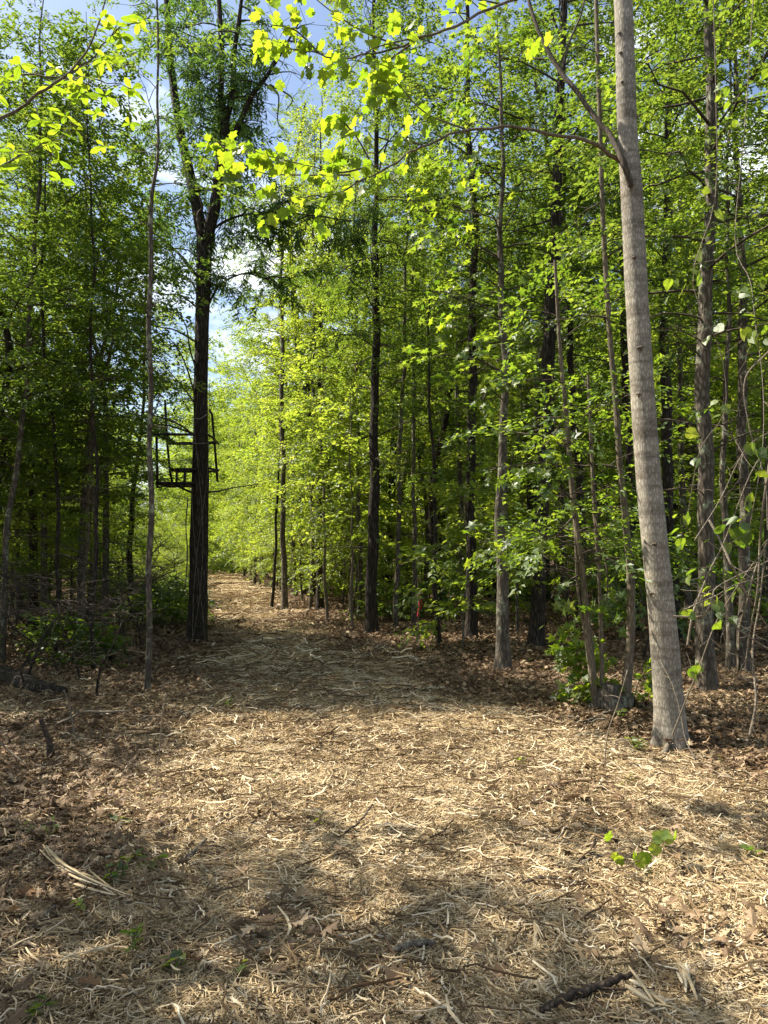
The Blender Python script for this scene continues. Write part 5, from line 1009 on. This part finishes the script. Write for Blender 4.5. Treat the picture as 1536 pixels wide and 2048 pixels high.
# marker ribbon
rb_ = P(838, 1290, 12.9); rb_.z = h1(rb_.x, rb_.y)
m = MB(); q = resample([tuple(rb_), tuple(P(837, 1220, 12.9)), tuple(P(836, 1150, 12.9))], 10); tube(m, q, np.linspace(0.012, 0.006, 10), 6, rough=0.1); o = link('dead_sapling', m.mesh('dead_sapling', M['twig'], rb_), loc=rb_); tag(o, 'thin leafless stem that carries the pink ribbon', 'sapling')
p0 = P(836, 1182, 12.85); m = MB(); tube(m, resample([tuple(p0), tuple(p0+Vector((.02, 0, -.2))), tuple(p0+Vector((-.01, .02, -.42)))], 8), [0.04, 0.07, 0.065, 0.05, 0.06, 0.05, 0.045, 0.03], 6, flat=0.2)
tube(m, resample([tuple(p0+Vector((.02, 0, .02))), tuple(p0+Vector((.06, 0, -.18))), tuple(p0+Vector((.04, .02, -.30)))], 6), 0.022, 5, flat=0.2)
o = link('marking_ribbon', m.mesh('marking_ribbon', M['ribbon'], p0), loc=p0); tag(o, 'pink marking ribbon hanging from a thin leafless stem in the wood', 'ribbon')

# seedlings on the mulch
def seedling(label, px, py, stems, kind, size, mat='leaf_star', per=5, h=0.16, spread=0.07):
    g = G(px, py); r = empty('seedling', g, label, 'seedling'); mb = MB()
    for s_ in range(stems):
        a = rl.uniform(0, 2*PI); tip = np.array(g)+np.array([math.cos(a)*spread*rl.uniform(.2, 1), math.sin(a)*spread*rl.uniform(.2, 1), h*rl.uniform(.6, 1.1)])
        q = resample([tuple(g), tuple((np.array(g)+tip)/2+rl.normal(0, .008, 3)), tuple(tip)], 6); tube(mb, q, 0.0018, 4)
        for k in range(per):
            a2 = rl.uniform(0, 2*PI); leaf_obj(r, q[5-k % 4], (math.cos(a2), math.sin(a2), rl.uniform(-.3, .4)), size*rl.uniform(.6, 1.1), kind, mat, rl, g)
    link('stem', mb.mesh('stem', M['pale_bark'], g), r)
seedling('clump of small pale green leaves in the sunny lower left', 235, 1775, 5, 'oval', 0.05, per=5, h=0.12)
seedling('narrow leaved weed right of the pale green clump', 292, 1740, 2, 'magn', 0.09, per=6, h=0.10)
seedling('small bright weed in front of the frayed branch', 152, 1835, 2, 'magn', 0.05, per=5, h=0.08)
seedling('upright bright feathery weed at the lower left shade edge', 265, 1925, 3, 'magn', 0.045, per=9, h=0.12, spread=.02)
seedling('dark green seedling in the shaded left litter', 100, 1680, 3, 'oval', 0.06, per=4, h=0.10, spread=.12)
seedling('green weed in the half shade above the frayed branch', 240, 1660, 4, 'magn', 0.05, per=5, h=0.08)
seedling('broad leaved seedling in the bottom shade left of centre', 338, 1960, 3, 'oval', 0.07, per=3, h=0.08)
seedling('tiny seedling low in the bottom shade near centre', 478, 1965, 1, 'oval', 0.05, per=4, h=0.06)
seedling('green sprig at the very bottom left corner', 60, 2040, 3, 'magn', 0.05, per=6, h=0.06)
seedling('tiny yellow green sprout in the sunlit mulch centre', 643, 1665, 1, 'oval', 0.045, per=4, h=0.12, spread=.01)
seedling('tiny yellow sprout on the sunny mulch left of centre', 543, 1568, 1, 'oval', 0.05, per=3, h=0.06, spread=.01)
seedling('small green weed patch where path shade meets sun', 460, 1420, 6, 'oval', 0.06, per=4, h=0.10, spread=.22)
seedling('fern like green clump at the foot of the smooth leaning trunk', 1280, 1515, 5, 'magn', 0.06, per=6, h=0.14)
seedling('sprouts left of the smooth trunk under the stump', 1240, 1450, 4, 'magn', 0.07, per=5, h=0.12)
seedling('little green sprout right of the smooth trunk foot', 1435, 1535, 3, 'magn', 0.045, per=5, h=0.08)
seedling('pale green tuft on the sunny mulch near the right', 1045, 1530, 4, 'magn', 0.05, per=4, h=0.07, spread=.15)
seedling('thin green sprout in the mulch under the smooth trunk', 1250, 1575, 2, 'magn', 0.05, per=4, h=0.09)
seedling('green seedling at the right frame edge on the mulch', 1490, 1725, 2, 'heart', 0.05, per=2, h=0.07, spread=.06)
# the lobed-leaved seedling trailing to the right
for_sz = 1.3
g = G(1275, 1765); r = empty('seedling', g, 'trailing seedling with bright maple like leaves on the right mulch', 'seedling'); mb = MB(); gd = g.y
q = resample([tuple(P(1255, 1720, gd)), tuple(P(1285, 1745, gd-.03)), tuple(P(1300, 1720, gd)), tuple(P(1330, 1700, gd)), tuple(P(1355, 1690, gd))], 14); tube(mb, q, 0.0022, 4); tube(mb, resample([tuple(g), tuple(P(1288, 1742, gd-.03))], 5), 0.0025, 4)
tube(mb, resample([tuple(P(1288, 1742, gd-.03)), tuple(P(1240, 1722, gd)), tuple(P(1222, 1705, gd))], 6), 0.002, 4); link('stem', mb.mesh('stem', M['dead_wood'], g), r)
for a, c, s, k in ((1218, 1712, .05, 'tulip'), (1222, 1694, .045, 'tulip'), (1240, 1716, .04, 'tulip'), (1262, 1722, .055, 'tulip'), (1282, 1732, .065, 'tulip'), (1275, 1748, .05, 'tulip'), (1290, 1708, .05, 'heart'), (1298, 1722, .05, 'tulip'), (1318, 1700, .08, 'heart'), (1326, 1690, .035, 'heart'), (1348, 1682, .055, 'heart'), (1340, 1678, .04, 'heart')):
    d = rl.normal(0, .5, 3); d[2] -= .35; leaf_obj(r, tuple(P(a, c-10, gd-.02)), d, s*for_sz, k, 'leaf_hero', rl, g, up=(-.3, -.6, .7), roll=.45)
# fallen oak leaves that can be told apart
OL = [(1140, 1665, .10, 'curled dark oak leaf standing on the mulch right of centre'), (818, 1965, .13, 'large lobed oak leaf at the bottom edge near the centre'), (1020, 1960, .10, 'broad orange brown leaf at the bottom right of centre'), (1235, 1598, .10, 'bright orange oak leaf in the sun below the smooth trunk'),
      (1330, 1603, .09, 'pinkish brown leaf right of the orange one'), (65, 1790, .11, 'brown oak leaf against the frayed branch on the left'), (20, 1815, .10, 'pale tan leaf at the left frame edge'), (150, 1990, .12, 'orange lobed leaf in the bottom left shade'), (1305, 1808, .07, 'small tan leaf at the end of the dark bark strip'),
      (1110, 1935, .055, 'round pale leaf in the lower right shade'), (400, 1940, .11, 'grey brown oak leaf in the lower middle shade'), (1075, 1620, .06, 'small brown leaf on the sunlit mulch'), (700, 1690, .06, 'small yellow leaf by the thin slanting stick'), (340, 1760, .09, 'orange brown leaf beside the short stub'),
      (1290, 1815, .06, 'thin tan leaf lying under the dark bark strip'), (860, 1985, .10, 'star shaped oak leaf in the bottom shade right of centre')]
for a, c, s, lab in OL:
    g = G(a, c); o = bpy.data.objects.new('oak_leaf', leaf_mesh('oak', 'oak_leaf')[int(rl.integers(0, 3))]); COL.objects.link(o)
    Ms = frames(np.array([[rl.normal(), rl.normal(), rl.uniform(-.1, .3)]]), rl, .35)[0]; mm = Matrix([[*(Ms[i]*s), 0] for i in range(3)]+[[0, 0, 0, 1]]); mm.translation = g+Vector((0, 0, .035)); o.matrix_world = mm; tag(o, lab, 'leaf')
print('objects', len(bpy.data.objects), 'tris', sum(sum(len(p.vertices)-2 for p in []) for m_ in []) , sum(len(m_.loops)-2*len(m_.polygons) for m_ in bpy.data.meshes))
